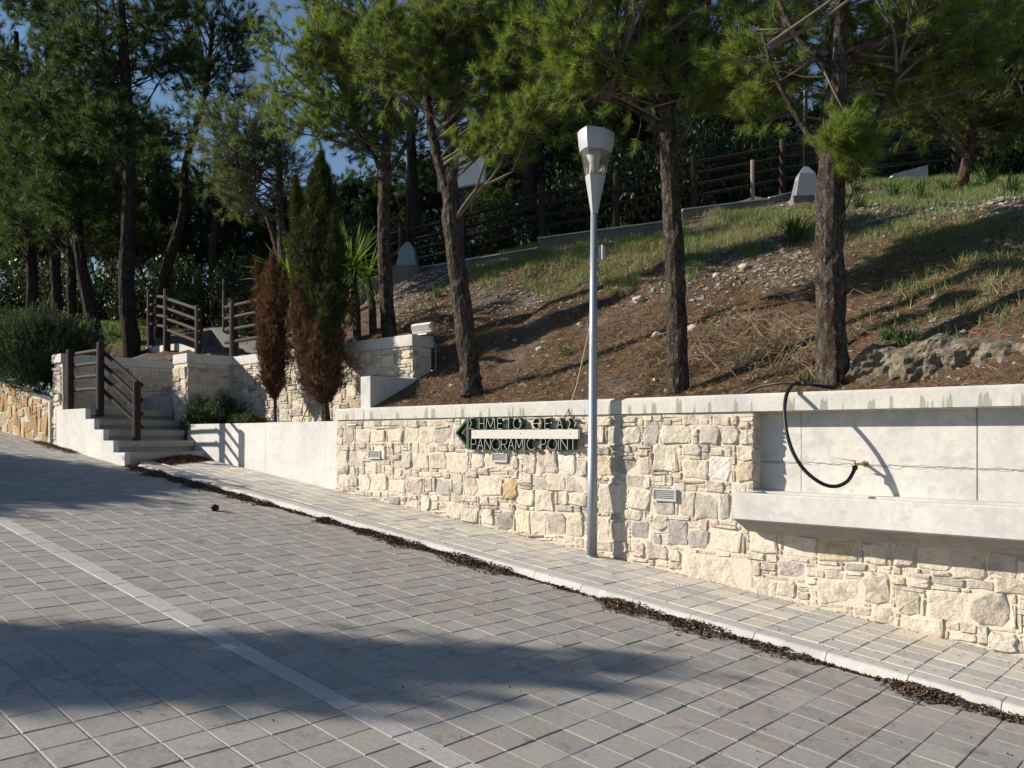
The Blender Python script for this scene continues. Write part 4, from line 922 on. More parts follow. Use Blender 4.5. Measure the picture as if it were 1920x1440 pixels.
solar_lamp(765, 502, 17.8, 3.6, 'solar lamp with pyramid base beside the fence, left of the forked pine', .22, False)
solar_lamp(1510, 374, 16.8, 3.6, 'solar lamp with pyramid base high on the hill behind the thick near trunk', .25)
bd = thing('board', tuple(D(866, 322, 16.5)), 'white framed rectangular board behind the forked pine trunk', 'board')
mb = MB(); c_ = D(866, 321, 16.5); ax = RGT * 1 - FWD * .15; ax.normalize(); az = (UP * 1 + ax * -.0); hw, hh = 45 / F_PX * 16.5, 30 / F_PX * 16.5
sk = UP * 0.06; mb.obox(c_, ax * hw + sk, FWD * .015, az * hh); mb.build('panel', M['board_white'], bd)
mb = MB()
for s in (-1, 1): mb.obox(c_ + (ax * hw + sk) * s, ax * .02, FWD * .03, az * (hh + .02)); mb.obox(c_ + az * hh * s, ax * (hw - .03) + sk, FWD * .025, az * .018)
mb.build('frame', M['steel'], bd)
mb = MB(); mb.obox(c_ - FWD * .022 - ax * .02 + UP * .02, ax * .09, FWD * .003, az * .045); mb.build('label_plate', M['steel'], bd)
mb = MB(); mb.tube([c_ + FWD * .06 - UP * 2.4, c_ + FWD * .06 + UP * .9], .04, 8); mb.build('pole', M['dark_metal'], bd)
b2 = thing('floodlight', tuple(D(822, 234, 16.0)), 'small pale tilted floodlight high behind the forked pine', 'floodlight')
c_ = D(822, 234, 16.0); mb = MB(); mb.obox(c_, RGT * .17 + UP * .05, FWD * .05, UP * .11 - RGT * .03); mb.build('housing', M['board_white'], b2)
mb = MB(); mb.tube([c_ + FWD * .06, D(866, 290, 16.56)], .02, 6); mb.build('arm', M['dark_metal'], b2)

# ------------------------------------------------------------ foliage
rng = np.random.default_rng(11)
def unit(a): return a / np.maximum(np.linalg.norm(a, axis=-1, keepdims=True), 1e-9)
def spray(C, Dr, L, W, k, a0, a1, base, var=0.3, off=0.0, hue=0.25):
    "k thin triangles round every centre, leaning a0..a1 degrees off its direction"
    C = np.repeat(np.asarray(C, float), k, 0); Dr = np.repeat(unit(np.asarray(Dr, float)), k, 0); n = len(C)
    r = unit(rng.normal(size=(n, 3))); perp = unit(r - Dr * (r * Dr).sum(1, keepdims=True))
    a = np.radians(rng.uniform(a0, a1, n))[:, None]; d = Dr * np.cos(a) + perp * np.sin(a)
    l = L * rng.uniform(0.65, 1.25, n)[:, None]; b = C + Dr * (rng.uniform(-1, 1, n)[:, None] * off)
    s = unit(np.cross(d, rng.normal(size=(n, 3)))) * W / 2
    V = np.stack([b - s, b + s, b + d * l], 1).reshape(-1, 3); Fc = np.arange(n * 3).reshape(-1, 3)
    base = np.asarray(base, float)
    if base.ndim == 1: base = np.tile(base, (n, 1))
    else: base = np.repeat(base, k, 0)
    br = rng.uniform(1 - var, 1 + var, n)[:, None]; T = base * br; T[:, 0] *= rng.uniform(1 - hue, 1 + hue, n)
    return V, Fc, np.repeat(T, 3, 0)
def leaves(C, Nn, L, W, base, var=0.35):
    n = len(C); Nn = unit(Nn + rng.normal(size=(n, 3)) * 0.7); u = unit(np.cross(Nn, rng.normal(size=(n, 3)))); v = np.cross(Nn, u)
    l = L * rng.uniform(0.6, 1.3, n)[:, None]; w_ = W * rng.uniform(0.7, 1.2, n)[:, None]
    V = np.stack([C - u * l / 2, C + v * w_ / 2, C + u * l / 2, C - v * w_ / 2], 1).reshape(-1, 3); Fc = np.arange(n * 4).reshape(-1, 4)
    T = np.asarray(base, float) * rng.uniform(1 - var, 1 + var, n)[:, None]; T[:, 0] *= rng.uniform(.75, 1.3, n)
    return V, Fc, np.repeat(T, 4, 0)
def merge(parts):
    V = []; Fc = []; T = []; b = 0
    for v, f, t_ in parts: V.append(v); Fc.append(f + b); T.append(t_); b += len(v)
    return np.vstack(V), np.vstack(Fc), np.vstack(T)
def along(pts, t_):
    t_ = min(max(t_, 0), 0.9999) * (len(pts) - 1); i = int(t_); return pts[i].lerp(pts[i + 1], t_ - i)
def trunk_mesh(mb, pts, rad, n=12, bumpy=0.08):
    P = smooth_pts(pts, 6); m_ = len(P); rr = [np.interp(i / (m_ - 1) * (len(pts) - 1), range(len(pts)), rad) for i in range(m_)]
    P = [p + Vector((random.uniform(-1, 1), random.uniform(-1, 1), 0)) * r * .06 for p, r in zip(P, rr)]
    mb.tube(P, rr, n, wob=bumpy)
def pine(label, group, stems, blobs, twigs=13, needle=(0.12, 0.005), tufts=4, base=(0.09, 0.135, 0.03), bark='bark', k=16, name='pine_tree', dead=0.25, a1=62, origin=None, twl=1.0, nbs=1.0):
    stems = [([Vector(p) for p in P], r) for P, r in stems]; o0 = origin or stems[0][0][0]
    t_ = thing(name, tuple(o0), label, 'tree', group)
    mb = MB()
    for P, r in stems: trunk_mesh(mb, P, r, 14)
    mb.build('trunk', M[bark], t_, smooth=False)
    br = MB(); C = []; Dr = []; allP = [(p, along(r and P, i / 30)) for P, r in stems for i in range(31) for p in [i / 30]]
    for (c, rx, ry, rz, nb) in blobs:
        c = Vector(c); nb = max(2, int(nb * nbs)); tls = min(1, max(.38, rx / .38))
        for _ in range(nb):
            v = Vector(rng.normal(size=3)).normalized() * random.uniform(0.45, 1.0) ; tg_ = c + Vector((v.x * rx, v.y * ry, v.z * rz))
            hor = lambda p: (Vector((p.x, p.y, 0)) - Vector((tg_.x, tg_.y, 0))).length
            P, r = random.choice(stems); best = None
            cand = [along(P, random.uniform(0.25, 0.99)) for _ in range(7)]
            cand.sort(key=lambda p: abs((tg_.z - p.z) - hor(p) * 0.45)); s0 = cand[0]
            L_ = (tg_ - s0).length
            if L_ > 2.6 * max(rx, .8): continue
            jt = lambda f: Vector((random.uniform(-1, 1) * f * L_, random.uniform(-1, 1) * f * L_, random.uniform(-1, .4) * f * L_)); Q = smooth_pts([s0, s0.lerp(tg_, .3) + jt(.04), s0.lerp(tg_, .55) + jt(.055), s0.lerp(tg_, .8) + jt(.045), tg_], 2)
            r0 = min(0.03, 0.006 + 0.008 * L_); br.tube(Q, [r0 * (1 - .8 * i / (len(Q) - 1)) for i in range(len(Q))], 5, cap=False)
            bd_ = (tg_ - s0).normalized()
            for q in range(twigs):
                f = random.uniform(0.35, 1.0) ** 0.8; p = along(Q, f); d = (bd_ * random.uniform(.1, .9) + Vector(rng.normal(size=3)) * .55 + UP * .12).normalized(); l = random.uniform(.14, .48) * (1.15 - .3 * f) * twl * tls * max(1, needle[0] / .13)
                e = p + d * l; m_ = p.lerp(e, .5) + Vector(rng.normal(size=3)) * .03
                br.tube([p, m_, e], [.0055, .004, .0022] if needle[0] < .2 else [.012, .008, .004], 3, cap=False)
                if random.random() < dead * (1.2 - f): continue
                for u in range(tufts):
                    g_ = 1 - u * (0.42 / tufts) * random.uniform(.7, 1.2); C.append(m_.lerp(e, max(0, (g_ - .3) / .7)) + Vector(rng.normal(size=3)) * .012); Dr.append((d + Vector(rng.normal(size=3)) * .25 + UP * .15).normalized())
    o = br.build('branches', M['twig'] if bark != 'bark_dark' else M['bark_dark'], t_)
    if C:
        C = np.array(C); Dr = np.array(Dr); tv = np.array(base) * rng.uniform(.75, 1.25, len(C))[:, None]
        V, Fc, T = spray(C, Dr, needle[0], needle[1], k, 8, a1, tv, 0.25, needle[0] * 0.25)
        put('crown', np_mesh('crown', V, Fc, M['needle'], T, origin=WLOC[t_]), t_)
    return t_
def B(px, py, d, wx, wy, n, dd=None):           # blob given by its outline in the photograph and its distance
    return (D(px, py, d), wx / F_PX * d, (dd or wx) / F_PX * d, wy / F_PX * d, n)

# near pines, left to right
S = lambda d, *pts: [D(x, y, d) for x, y in pts]
G1 = 'pines standing along the top of the long wall'
pine('slender pine behind the upper stone wall, left of the forked pine', G1,
     [(S(13.5, (733, 650), (724, 560), (720, 450), (720, 340), (726, 250), (728, 130), (722, 0), (720, -150)), [.125, .115, .105, .095, .075, .065, .05, .03]),
      (S(13.5, (720, 335), (700, 290), (676, 256), (650, 200)), [.05, .035, .028, .02]), (S(13.5, (722, 330), (750, 290), (775, 240), (790, 170)), [.05, .035, .03, .02])],
     [B(640, 130, 13.3, 120, 95, 34), B(540, 60, 13.2, 105, 80, 30), B(560, 190, 13.4, 105, 60, 24), B(700, 230, 13.3, 80, 40, 12), B(760, 40, 13.6, 120, 90, 20), B(640, -60, 13.5, 190, 80, 30), B(470, 130, 13, 50, 50, 10)], 25, nbs=.50, base=(.150, .200, .052), needle=(.115, .0058), k=18, tufts=5)
pine('forked pine with two stems above the arrow sign', G1,
     [(S(10.7, (885, 745), (880, 690), (868, 590), (856, 500), (848, 420), (845, 350), (846, 270), (838, 150), (835, 20), (830, -150)), [.15, .135, .125, .12, .125, .095, .08, .07, .06, .03]),
      (S(10.7, (850, 425), (838, 355), (822, 300), (808, 240), (800, 150), (795, 30), (800, -120)), [.075, .08, .065, .055, .045, .035, .02])],
     [B(870, 60, 10.6, 140, 90, 26), B(760, 80, 10.3, 100, 80, 20), B(975, 120, 10.4, 85, 75, 18), B(1010, 160, 9.9, 85, 55, 22), B(1045, 195, 9.4, 50, 30, 12), B(1040, 60, 10, 90, 70, 16), B(910, 255, 10.3, 32, 20, 4), B(890, -250, 10.8, 260, 130, 44), B(830, 150, 10.4, 70, 50, 10), B(880, -80, 10.6, 200, 80, 26), B(1000, 10, 10.6, 110, 90, 20), B(960, -120, 10.9, 170, 110, 34), B(800, -160, 10.6, 170, 100, 26)], 25, nbs=.50, base=(.142, .190, .052), needle=(.115, .0054), k=18, tufts=5)
pine('straight pine between the street lamp and the hose', G1,
     [(S(8.6, (1272, 735), (1270, 640), (1266, 520), (1260, 400), (1254, 290), (1250, 220), (1245, 120), (1240, -20), (1238, -180)), [.115, .108, .105, .10, .09, .085, .06, .045, .025]),
      (S(8.6, (1250, 235), (1230, 195), (1200, 160), (1150, 120)), [.045, .035, .028, .02]), (S(8.6, (1252, 230), (1266, 180), (1300, 120), (1330, 40)), [.05, .04, .032, .02]), (S(8.6, (1249, 250), (1205, 215), (1160, 188), (1110, 185)), [.04, .03, .02, .012])],
     [B(1230, 50, 9.0, 150, 75, 26, 90), B(1110, 120, 8.5, 95, 60, 15), B(1340, 60, 8.7, 95, 65, 15), B(1060, 30, 8.6, 80, 60, 12), B(1250, -80, 8.6, 210, 70, 22), B(1240, -270, 8.7, 250, 120, 44), B(1190, 150, 8.7, 60, 24, 5), B(1370, 150, 8.3, 45, 35, 6)], 25, nbs=.50, base=(.150, .200, .052), needle=(.11, .0048), k=20, tufts=5)
pine('thickest near pine with a green tuft low on its trunk, right of the hose', G1,
     [(S(7.5, (1562, 745), (1560, 640), (1556, 520), (1555, 420), (1560, 320), (1565, 220), (1570, 100), (1573, -30), (1572, -200)), [.145, .135, .13, .125, .12, .095, .085, .075, .04]),
      (S(7.5, (1557, 305), (1535, 278), (1505, 235), (1478, 190), (1448, 130), (1430, 60)), [.05, .034, .028, .024, .018, .012]),
      (S(7.5, (1566, 150), (1530, 105), (1490, 60), (1450, -20)), [.05, .036, .028, .018]), (S(7.5, (1566, 140), (1610, 95), (1680, 50), (1760, 10)), [.045, .035, .026, .016]), (S(7.5, (1565, 260), (1630, 230), (1670, 170), (1690, 110)), [.035, .028, .02, .012])],
     [B(1420, 110, 7.9, 75, 55, 14, 50), B(1608, 264, 7.25, 32, 10, 10, 20), B(1570, 262, 7.22, 18, 10, 6, 16), B(1690, 95, 8.1, 110, 55, 15, 60), B(1800, 60, 7.8, 110, 60, 17, 80), B(1480, 30, 8.1, 90, 60, 13, 60), B(1640, -80, 7.9, 230, 70, 28), B(1880, 120, 7.8, 70, 45, 8, 60), B(1395, 190, 7.8, 28, 20, 3)], 25, nbs=.50, base=(.155, .205, .050), needle=(.105, .0044), k=22, tufts=5)
pine('leaning reddish pine alone on the grassy ridge at the right', None,
     [(S(15.5, (1800, 362), (1812, 310), (1822, 250), (1820, 190), (1830, 90), (1835, -40)), [.105, .095, .08, .065, .05, .04])],
     [B(1830, 150, 15.4, 120, 70, 30), B(1720, 200, 15.2, 80, 45, 16), B(1900, 210, 15.6, 80, 50, 16), B(1780, 20, 15.5, 160, 100, 30), B(1900, 40, 15, 90, 80, 16)], 14, (0.16, .008), 4, (.10, .13, .035), 'bark_red')
pine('pale sparse pine with grey twigs left of the big cypress', None,
     [(S(17, (534, 520), (528, 440), (524, 380), (524, 300), (520, 230), (515, 150)), [.11, .09, .075, .06, .05, .03]), (S(17.4, (532, 560), (522, 480), (506, 420), (488, 385), (450, 350)), [.08, .07, .06, .04, .025])],
     [B(470, 220, 16.6, 90, 60, 30), B(420, 300, 16.6, 70, 50, 20), B(540, 280, 16.8, 60, 60, 16), B(500, 170, 16.8, 70, 40, 14), B(390, 220, 16.8, 50, 50, 12), B(440, 370, 16.6, 50, 30, 10)], 16, (0.13, .007), 3, (.115, .145, .07), 'bark', 12, dead=.68)
# wood at the left
GW = 'tall shaded pines of the wood at the left'
LFT = [('tallest dark pine of the left wood with a bare straight trunk', [(S(18.6, (250, 672), (238, 560), (240, 440), (243, 330), (238, 180), (226, 0), (220, -200)), [.20, .17, .155, .14, .12, .09, .05])],
        [B(230, 20, 18.6, 170, 80, 34), B(320, 130, 18.8, 60, 40, 9), B(150, 110, 18.4, 100, 60, 20), B(200, 245, 18.2, 70, 32, 14), B(320, 10, 19, 80, 40, 9)]),
       ('leaning reddish pine trunk behind the big rosemary bush', [(S(20, (182, 640), (165, 560), (150, 480), (145, 420), (140, 300), (150, 150)), [.17, .15, .13, .12, .09, .05])],
        [B(120, 330, 19.6, 100, 60, 24), B(60, 240, 19.6, 90, 60, 20), B(170, 180, 20, 90, 60, 20), B(180, 380, 19.6, 60, 30, 10)]),
       ('dark pine leaning right behind the upper railing', [(S(21, (296, 640), (300, 560), (322, 470), (342, 400), (350, 300), (385, 170), (400, 40)), [.15, .14, .12, .10, .09, .07, .05])],
        [B(400, 130, 21, 70, 90, 20), B(430, 40, 21, 60, 50, 12), B(340, 250, 21, 50, 40, 8), B(370, -20, 21, 90, 40, 12)]),
       ('second dark pine trunk from the left edge', [(S(23, (110, 620), (106, 540), (100, 440), (96, 300), (90, 100), (85, -60)), [.15, .14, .12, .10, .08, .05])],
        [B(70, 60, 23, 120, 100, 34), B(20, 170, 23, 90, 70, 18), B(130, 10, 23, 110, 70, 18)]),
       ('dark pine trunk nearest the left edge', [(S(24.5, (58, 620), (60, 520), (52, 400), (40, 250), (30, 60)), [.17, .15, .13, .10, .07])],
        [B(10, 330, 24, 80, 70, 20), B(40, 420, 24, 90, 45, 16), B(0, 80, 24, 80, 100, 22)]),
       ('dark pine trunk with a kinked base, third from the left edge', [(S(22, (136, 620), (134, 540), (132, 460), (122, 350), (120, 200)), [.13, .12, .10, .08, .06])],
        [B(100, 410, 22, 90, 36, 16), B(220, 440, 22, 80, 40, 14), B(270, 330, 22, 80, 50, 16), B(310, 420, 22, 60, 40, 10)])]
for lab, stems, blobs in LFT: pine(lab, GW, stems, blobs, 14, (0.19, .011), 4, (.050, .078, .032), 'bark_dark', 14, dead=.15)
GB = 'dark pines behind the hillside fence'
for lab, px, d, tr_, bl in (('dark pine trunk behind the fence just left of the street lamp head', 990, 20.5, [(992, 400), (990, 300), (985, 180), (980, 40), (975, -100)], [(1010, 100, 130, 80, 30), (1080, 200, 100, 45, 20), (940, 180, 70, 50, 14), (1000, -20, 160, 80, 24), (1090, 60, 90, 60, 14)]),
                           ('dark thin pine behind the fence between the slender pine and the forked pine', 775, 23, [(780, 430), (775, 330), (770, 200), (765, 60)], [(770, 110, 110, 70, 24), (690, 60, 80, 60, 14), (830, 200, 60, 40, 10), (735, 262, 95, 40, 12), (650, 250, 60, 40, 9), (850, 285, 60, 36, 8)]),
                           ('dark pine behind the fence above the short pale stake', 1385, 22, [(1380, 330), (1385, 220), (1390, 100), (1392, -40)], [(1390, 90, 110, 70, 22), (1480, 160, 70, 50, 14), (1300, 170, 80, 50, 14), (1400, -20, 140, 70, 18)]),
                           ('dark pine at the upper right corner behind the ridge', 1880, 24, [(1890, 330), (1885, 220), (1880, 80), (1880, -60)], [(1880, 100, 110, 90, 26), (1780, 220, 90, 50, 16), (1900, 240, 70, 50, 12)])):
    pine(lab, GB, [(S(d, *tr_), list(np.linspace(.17, .05, len(tr_))))], [B(a, b, d, c, e, int(n * .8)) for a, b, c, e, n in bl], 14, (0.19, .012), 4, (.05, .078, .028), 'bark_dark', 13, dead=.15)
pine('', None, [(S(21.5, (402, 590), (398, 480), (410, 380)), [.10, .09, .06])], [B(400, 340, 21, 60, 40, 10)], 12, (0.19, .012), 4, (.05, .075, .03), 'bark_dark', 12)['label'] = 'short dark pine behind the posts of the upper railing'

# ---- evergreen shrubs
def shrub_mesh(name, n, leaf, base, seed, inner=0.55, shape=(1, 1, 1)):
    r_ = np.random.default_rng(seed); m_ = 26
    bc = unit(r_.normal(size=(m_, 3))) * r_.uniform(.25, .72, (m_, 1)); bc[:, 2] = np.abs(bc[:, 2]) * 1.15; br_ = r_.uniform(.20, .42, m_)
    i = r_.integers(0, m_, n); v = unit(r_.normal(size=(n, 3))); rr_ = r_.uniform(inner, 1.05, n)[:, None]
    C = bc[i] + v * rr_ * br_[i][:, None]; C[:, 2] = np.abs(C[:, 2]) * .85; C = C * np.array(shape)
    return leaves(C, v, leaf, leaf * .55, base)
def shrub(name, label, group, loc, scale, data, mat='leaf', stem=True):
    t_ = thing(name, tuple(loc), label, 'shrub', group); o = bpy.data.objects.new('foliage', data); col.objects.link(o); o.parent = t_; o.scale = scale; o.rotation_euler = (0, 0, random.uniform(0, 6.28))
    if stem:
        mb = MB()
        for k in range(5):
            a = random.uniform(0, 6.28); e = Vector((math.cos(a) * scale[0] * .5, math.sin(a) * scale[1] * .5, scale[2] * .7)); mb.tube([Vector(loc) - UP * .1, Vector(loc) + e * .5 + Vector((0, 0, .1)), Vector(loc) + e], [.04, .03, .015], 5)
        mb.build('stem', M['bark_dark'], t_)
    return t_
SM = []
for k, (b_, sd) in enumerate((((.035, .055, .02), 3), ((.05, .07, .028), 5), ((.03, .045, .02), 9))):
    V, Fc, T = shrub_mesh('shrub', 8500, 0.055, b_, sd); SM.append(np_mesh('foliage', V, Fc, M['leaf'], T))
SHR = [(380, 24, 1.7, 2.4), (450, 21.5, 1.4, 2.4), (480, 19.2, .9, 1.6), (560, 22, 1.5, 2.6), (640, 22.5, 1.8, 2.9), (730, 23, 1.8, 2.5), (820, 23, 1.8, 2.4), (930, 23, 1.6, 2.3), (1040, 22, 1.7, 3.0), (1150, 21, 1.8, 3.5), (1250, 20.5, 1.8, 3.5), (1350, 20.8, 1.8, 3.2),
       (1450, 21, 1.8, 3.3), (1560, 21.5, 1.8, 3.2), (1680, 22, 1.8, 3.0), (1800, 22, 2, 3.0), (1900, 22, 2, 3.2), (300, 26, 2, 2.8), (200, 27, 2.2, 3.0), (120, 28, 2.2, 3.2), (30, 28, 2.4, 3.4), (-60, 27, 2.2, 3.2), (1990, 21, 2, 3.2)]
SHL = ['low dark shrub behind the short pine and the upper railing', 'leafy shrub just left of the pale sparse pine, behind the railings', 'small leafy shrub at the foot of the pale sparse pine', 'dark shrub behind the large cypress', 'tall dark shrub between the large cypress and the slender pine', 'dark shrub right behind the slender pine trunk', 'dark shrub behind the fence under the white board', 'dark shrub behind the fence just right of the forked pine', 'dark shrub behind the fence left of the lamp head', 'tall dark shrub behind the street lamp head', 'tall dark shrub behind the straight pine trunk', 'dark shrub behind the fence right of the straight pine trunk',
       'dark shrub behind the fence left of the right solar lamp', 'dark shrub behind the thickest near trunk', 'dark shrub behind the pale path edges', 'dark shrub behind the leaning ridge pine', 'dark shrub at the right end of the ridge', 'dark shrub between the two darkest left trunks and the tall pine', 'dark shrub behind the tall bare pine of the left wood', 'dark shrub behind the leaning reddish trunk', 'dark shrub behind the leftmost trunks', 'dark shrub beyond the left edge of the wood', 'dark shrub beyond the right end of the ridge']
for k, (px, d, w_, h_) in enumerate(SHR):
    p = D(px, 400, d); z = float(terr0(p.x, p.y)) - .1; q = Vector((p.x, p.y, z)); left = px < 350
    shrub('evergreen_shrub', SHL[k], 'shrubs of the left undergrowth' if left else 'shrubs behind the hillside fence', q, (w_, w_, h_), SM[k % 3])
# farther pines closing the wood, sharing two meshes
far0 = pine('dark pine far back in the wood, seen only as a mass of foliage', 'dark pines at the back of the wood', [([Vector((0, 0, 0)), Vector((.1, 0, 3)), Vector((0, .1, 6)), Vector((.1, 0, 9))], [.2, .17, .12, .05])],
            [(Vector((0, 0, 6.5)), 2.2, 2.2, 1.8, 60), (Vector((.8, .4, 3.8)), 2.0, 2.0, 1.2, 34), (Vector((-.8, -.5, 8.5)), 1.6, 1.6, 1.2, 30)], 12, (.30, .026), 4, (.045, .07, .026), 'bark_dark', 12, origin=Vector((0, 0, 0)), dead=.1)
FAR = [(375, 36, .72), (450, 33, .60), (530, 32, .55), (610, 31, .58), (690, 31, .60), (770, 31, .58), (860, 31, .62), (930, 30, .72), (1000, 33, .8), (1430, 33, .75), (1530, 33, .75), (20, 34, 1), (110, 31, .95), (200, 36, 1.05), (290, 35, .75), (1090, 33, .95), (1190, 30, 1), (1300, 32, 1), (1650, 31, 1), (1760, 30, 1.05), (1870, 33, 1.1), (1960, 30, 1), (-80, 32, 1.1), (60, 44, 1.2), (240, 46, 1.2), (520, 50, .8), (1250, 42, 1.2), (1700, 42, 1.2)]
for k, (px, d, sc_) in enumerate(FAR):
    o = far0 if k == 0 else copy_tree(far0); p = D(px, 400, d); o.location = (p.x, p.y, float(terr0(p.x, p.y)) - .3); o.rotation_euler = (0, 0, random.uniform(0, 6.28)); o.scale = (sc_, sc_, sc_ * random.uniform(.85, 1.05))

# ---- cypresses in the planter
def spindle(n, z0, z1, prof, cx, cy, lean=(0, 0)):
    z = rng.uniform(0, 1, n); r = np.interp(z, [p[0] for p in prof], [p[1] for p in prof]); a = rng.uniform(0, 2 * np.pi, n); q = rng.uniform(0, 1, n) ** .45
    lob = 1 + .22 * np.sin(a * 3 + z * 9) + .12 * np.sin(a * 7 - z * 17)
    x = cx + lean[0] * z + r * q * lob * np.cos(a); y = cy + lean[1] * z + r * q * lob * np.sin(a)
    C = np.stack([x, y, z0 + (z1 - z0) * z], 1); Dr = np.stack([np.cos(a) * .35, np.sin(a) * .35, np.ones(n)], 1); return C, Dr, z, a
brown, green = np.array((.125, .066, .043)), np.array((.050, .064, .022))
YC = 7.42
def cypress(label, base_px, top_stem, spires, trunk_r):
    p0 = onY(base_px, 792, YC); t_ = thing('cypress', (p0.x, YC, .12), label, 'tree'); parts = []
    for (bx, by, tx, ty, r, n, c_, yo) in spires:
        n = int(n * 1.6)
        a = onY(bx, by, YC + yo); b = onY(tx, ty, YC + yo); z = rng.uniform(0, 1, n); rr_ = 1.38 * r / F_PX * a.dot(FWD) * np.interp(z, [0, .12, .35, .55, .75, .9, 1], [.25, .8, 1, .9, .55, .25, .03]) * (1 + .25 * np.sin(z * 23 + bx))
        an = rng.uniform(0, 2 * np.pi, n); q = rng.uniform(0, 1, n) ** .5 * (1 + .30 * np.sin(an * 3 + z * 14) + .22 * np.sin(an * 5 - z * 31)) * np.where(rng.uniform(0, 1, n) < .06, 1.35, 1); C = np.array(a)[None] * (1 - z[:, None]) + np.array(b)[None] * z[:, None]
        C = C + np.stack([np.cos(an) * rr_ * q, np.sin(an) * rr_ * q, rng.normal(size=n) * .03], 1); Dr = np.stack([np.cos(an) * .55, np.sin(an) * .55, np.ones(n)], 1) + rng.normal(size=(n, 3)) * .25
        tc_ = np.array(c_) * rng.uniform(.6, 1.35, n)[:, None]; parts.append(spray(C, Dr, .095, .0105, 6, 5, 48, tc_, .3, .02))
    V, Fc, T = merge(parts); put('foliage', np_mesh('foliage', V, Fc, M['dry'], T, origin=WLOC[t_]), t_)
    mb = MB(); mb.tube([(p0.x, YC, .05)] + [tuple(onY(x, y, YC)) for x, y in top_stem], [trunk_r, trunk_r * .8, trunk_r * .5, trunk_r * .2], 9, wob=.05); mb.build('trunk', M['bark'], t_)
brn2 = brown * np.array((1.25, 1.25, 1.3)); grn2 = green * np.array((1.55, 1.25, .9))
cypress('small dead brown cypress on a thin stem in the planter', 516, [(516, 735), (512, 640), (508, 560)],
        [(514, 742, 512, 545, 17, 1900, brown, 0), (508, 700, 482, 492, 12, 900, brown, .03), (516, 690, 512, 480, 10, 800, brn2, -.04), (520, 680, 534, 515, 9, 600, brown, .02), (508, 640, 494, 520, 9, 400, brn2, -.06), (514, 600, 524, 500, 6, 250, brn2, 0), (505, 725, 500, 590, 10, 500, brn2, -.08), (520, 730, 524, 600, 10, 500, brown, .05), (512, 640, 503, 498, 8, 350, brn2, -.05)], .032)
cypress('large cypress, dark green above and dead brown below, in the planter', 614, [(606, 735), (598, 620), (598, 450)],
        [(605, 660, 600, 300, 31, 5200, green, .1), (612, 640, 612, 318, 22, 2000, green, .05), (596, 620, 588, 325, 22, 2000, green, -.03), (620, 600, 628, 400, 12, 800, green, 0), (604, 560, 603, 290, 17, 900, green, 0), (568, 600, 553, 335, 13, 1300, grn2, -.12), (575, 520, 570, 400, 13, 700, grn2, -.1), (616, 680, 622, 470, 17, 1300, green, -.05), (600, 320, 597, 306, 5, 60, green, 0),
         (606, 752, 585, 590, 26, 2100, brown, -.16), (590, 700, 556, 530, 17, 1300, brown, -.18), (575, 660, 552, 560, 13, 600, brn2, -.2), (612, 750, 626, 600, 20, 1300, brown * .9, -.06), (600, 745, 598, 610, 16, 900, brn2, -.26), (620, 700, 634, 600, 9, 350, brown, 0), (590, 690, 572, 600, 12, 500, brn2, -.24), (606, 700, 612, 560, 14, 500, green * 1.1, -.18)], .078)

# ---- yucca behind the upper wall, leaves one by one
yu = thing('yucca', tuple(D(668, 640, 14.6)), 'spiky yucca with several heads behind the large cypress', 'plant')
lf = []
for v_ in range(4):
    L_ = .74; V = []; nseg = 5; dr = (.05, .22, .42, .7)[v_]
    for i in range(nseg + 1):
        f = i / nseg; w_ = .021 * (1 - f) ** .6 * (0.7 + .6 * min(f * 4, 1)); x_ = L_ * f * (1 - dr * .25 * f); z_ = -dr * L_ * f * f * .8
        V += [(x_, -w_, z_ + .006), (x_, 0, z_), (x_, w_, z_ + .006)]
    Fq = [(i * 3 + j, i * 3 + 3 + j, i * 3 + 4 + j, i * 3 + 1 + j) for i in range(nseg) for j in range(2)]
    lf.append([np_mesh('leaf', V, Fq, M['leaf'], c_) for c_ in ((.17, .25, .05), (.12, .185, .04), (.22, .30, .07))] + [np_mesh('dead_leaf', V, Fq, M['dry'], (.30, .22, .12))])
heads = [(660, 505, 14.2, 90), (545, 525, 14.4, 60), (552, 610, 14.4, 40), (690, 520, 14.9, 22), (600, 560, 14.9, 22), (545, 650, 14.7, 16)]
for hx, hy, hd, n in heads:
    c_ = D(hx, hy, hd); mb = MB(); g_ = D(hx + (10 if hx > 600 else 25), 645, hd); g_.z = max(ter(g_.x, g_.y) - .1, 1.2); mb.tube([g_, g_.lerp(c_, .5) + Vector((.05, 0, 0)), c_], [.075, .07, .06], 8, wob=.06); mb.build('stem', M['bark'], yu)
    for k in range(n):
        el = random.uniform(-35, 85); a = random.uniform(0, 2 * math.pi); v_ = 0 if el > 45 else 1 if el > 10 else 2; me = random.choice(lf[v_][:3])
        o = put('leaf', me, yu, c_ + Vector((0, 0, random.uniform(-.06, .06)))); s_ = random.uniform(.95, 1.25) * (1 if n > 30 else .8); o.scale = (s_, s_ * .95, s_); o.rotation_euler = (random.uniform(-.5, .5), -R(el), a)
    if n > 60:
        for k in range(46):
            o = put('dead_leaf', lf[2][3], yu, c_ + Vector((0, 0, random.uniform(-.35, -.05)))); o.scale = (.95, 1.3, .9); o.rotation_euler = (0, R(random.uniform(66, 86)), random.uniform(0, 6.28))

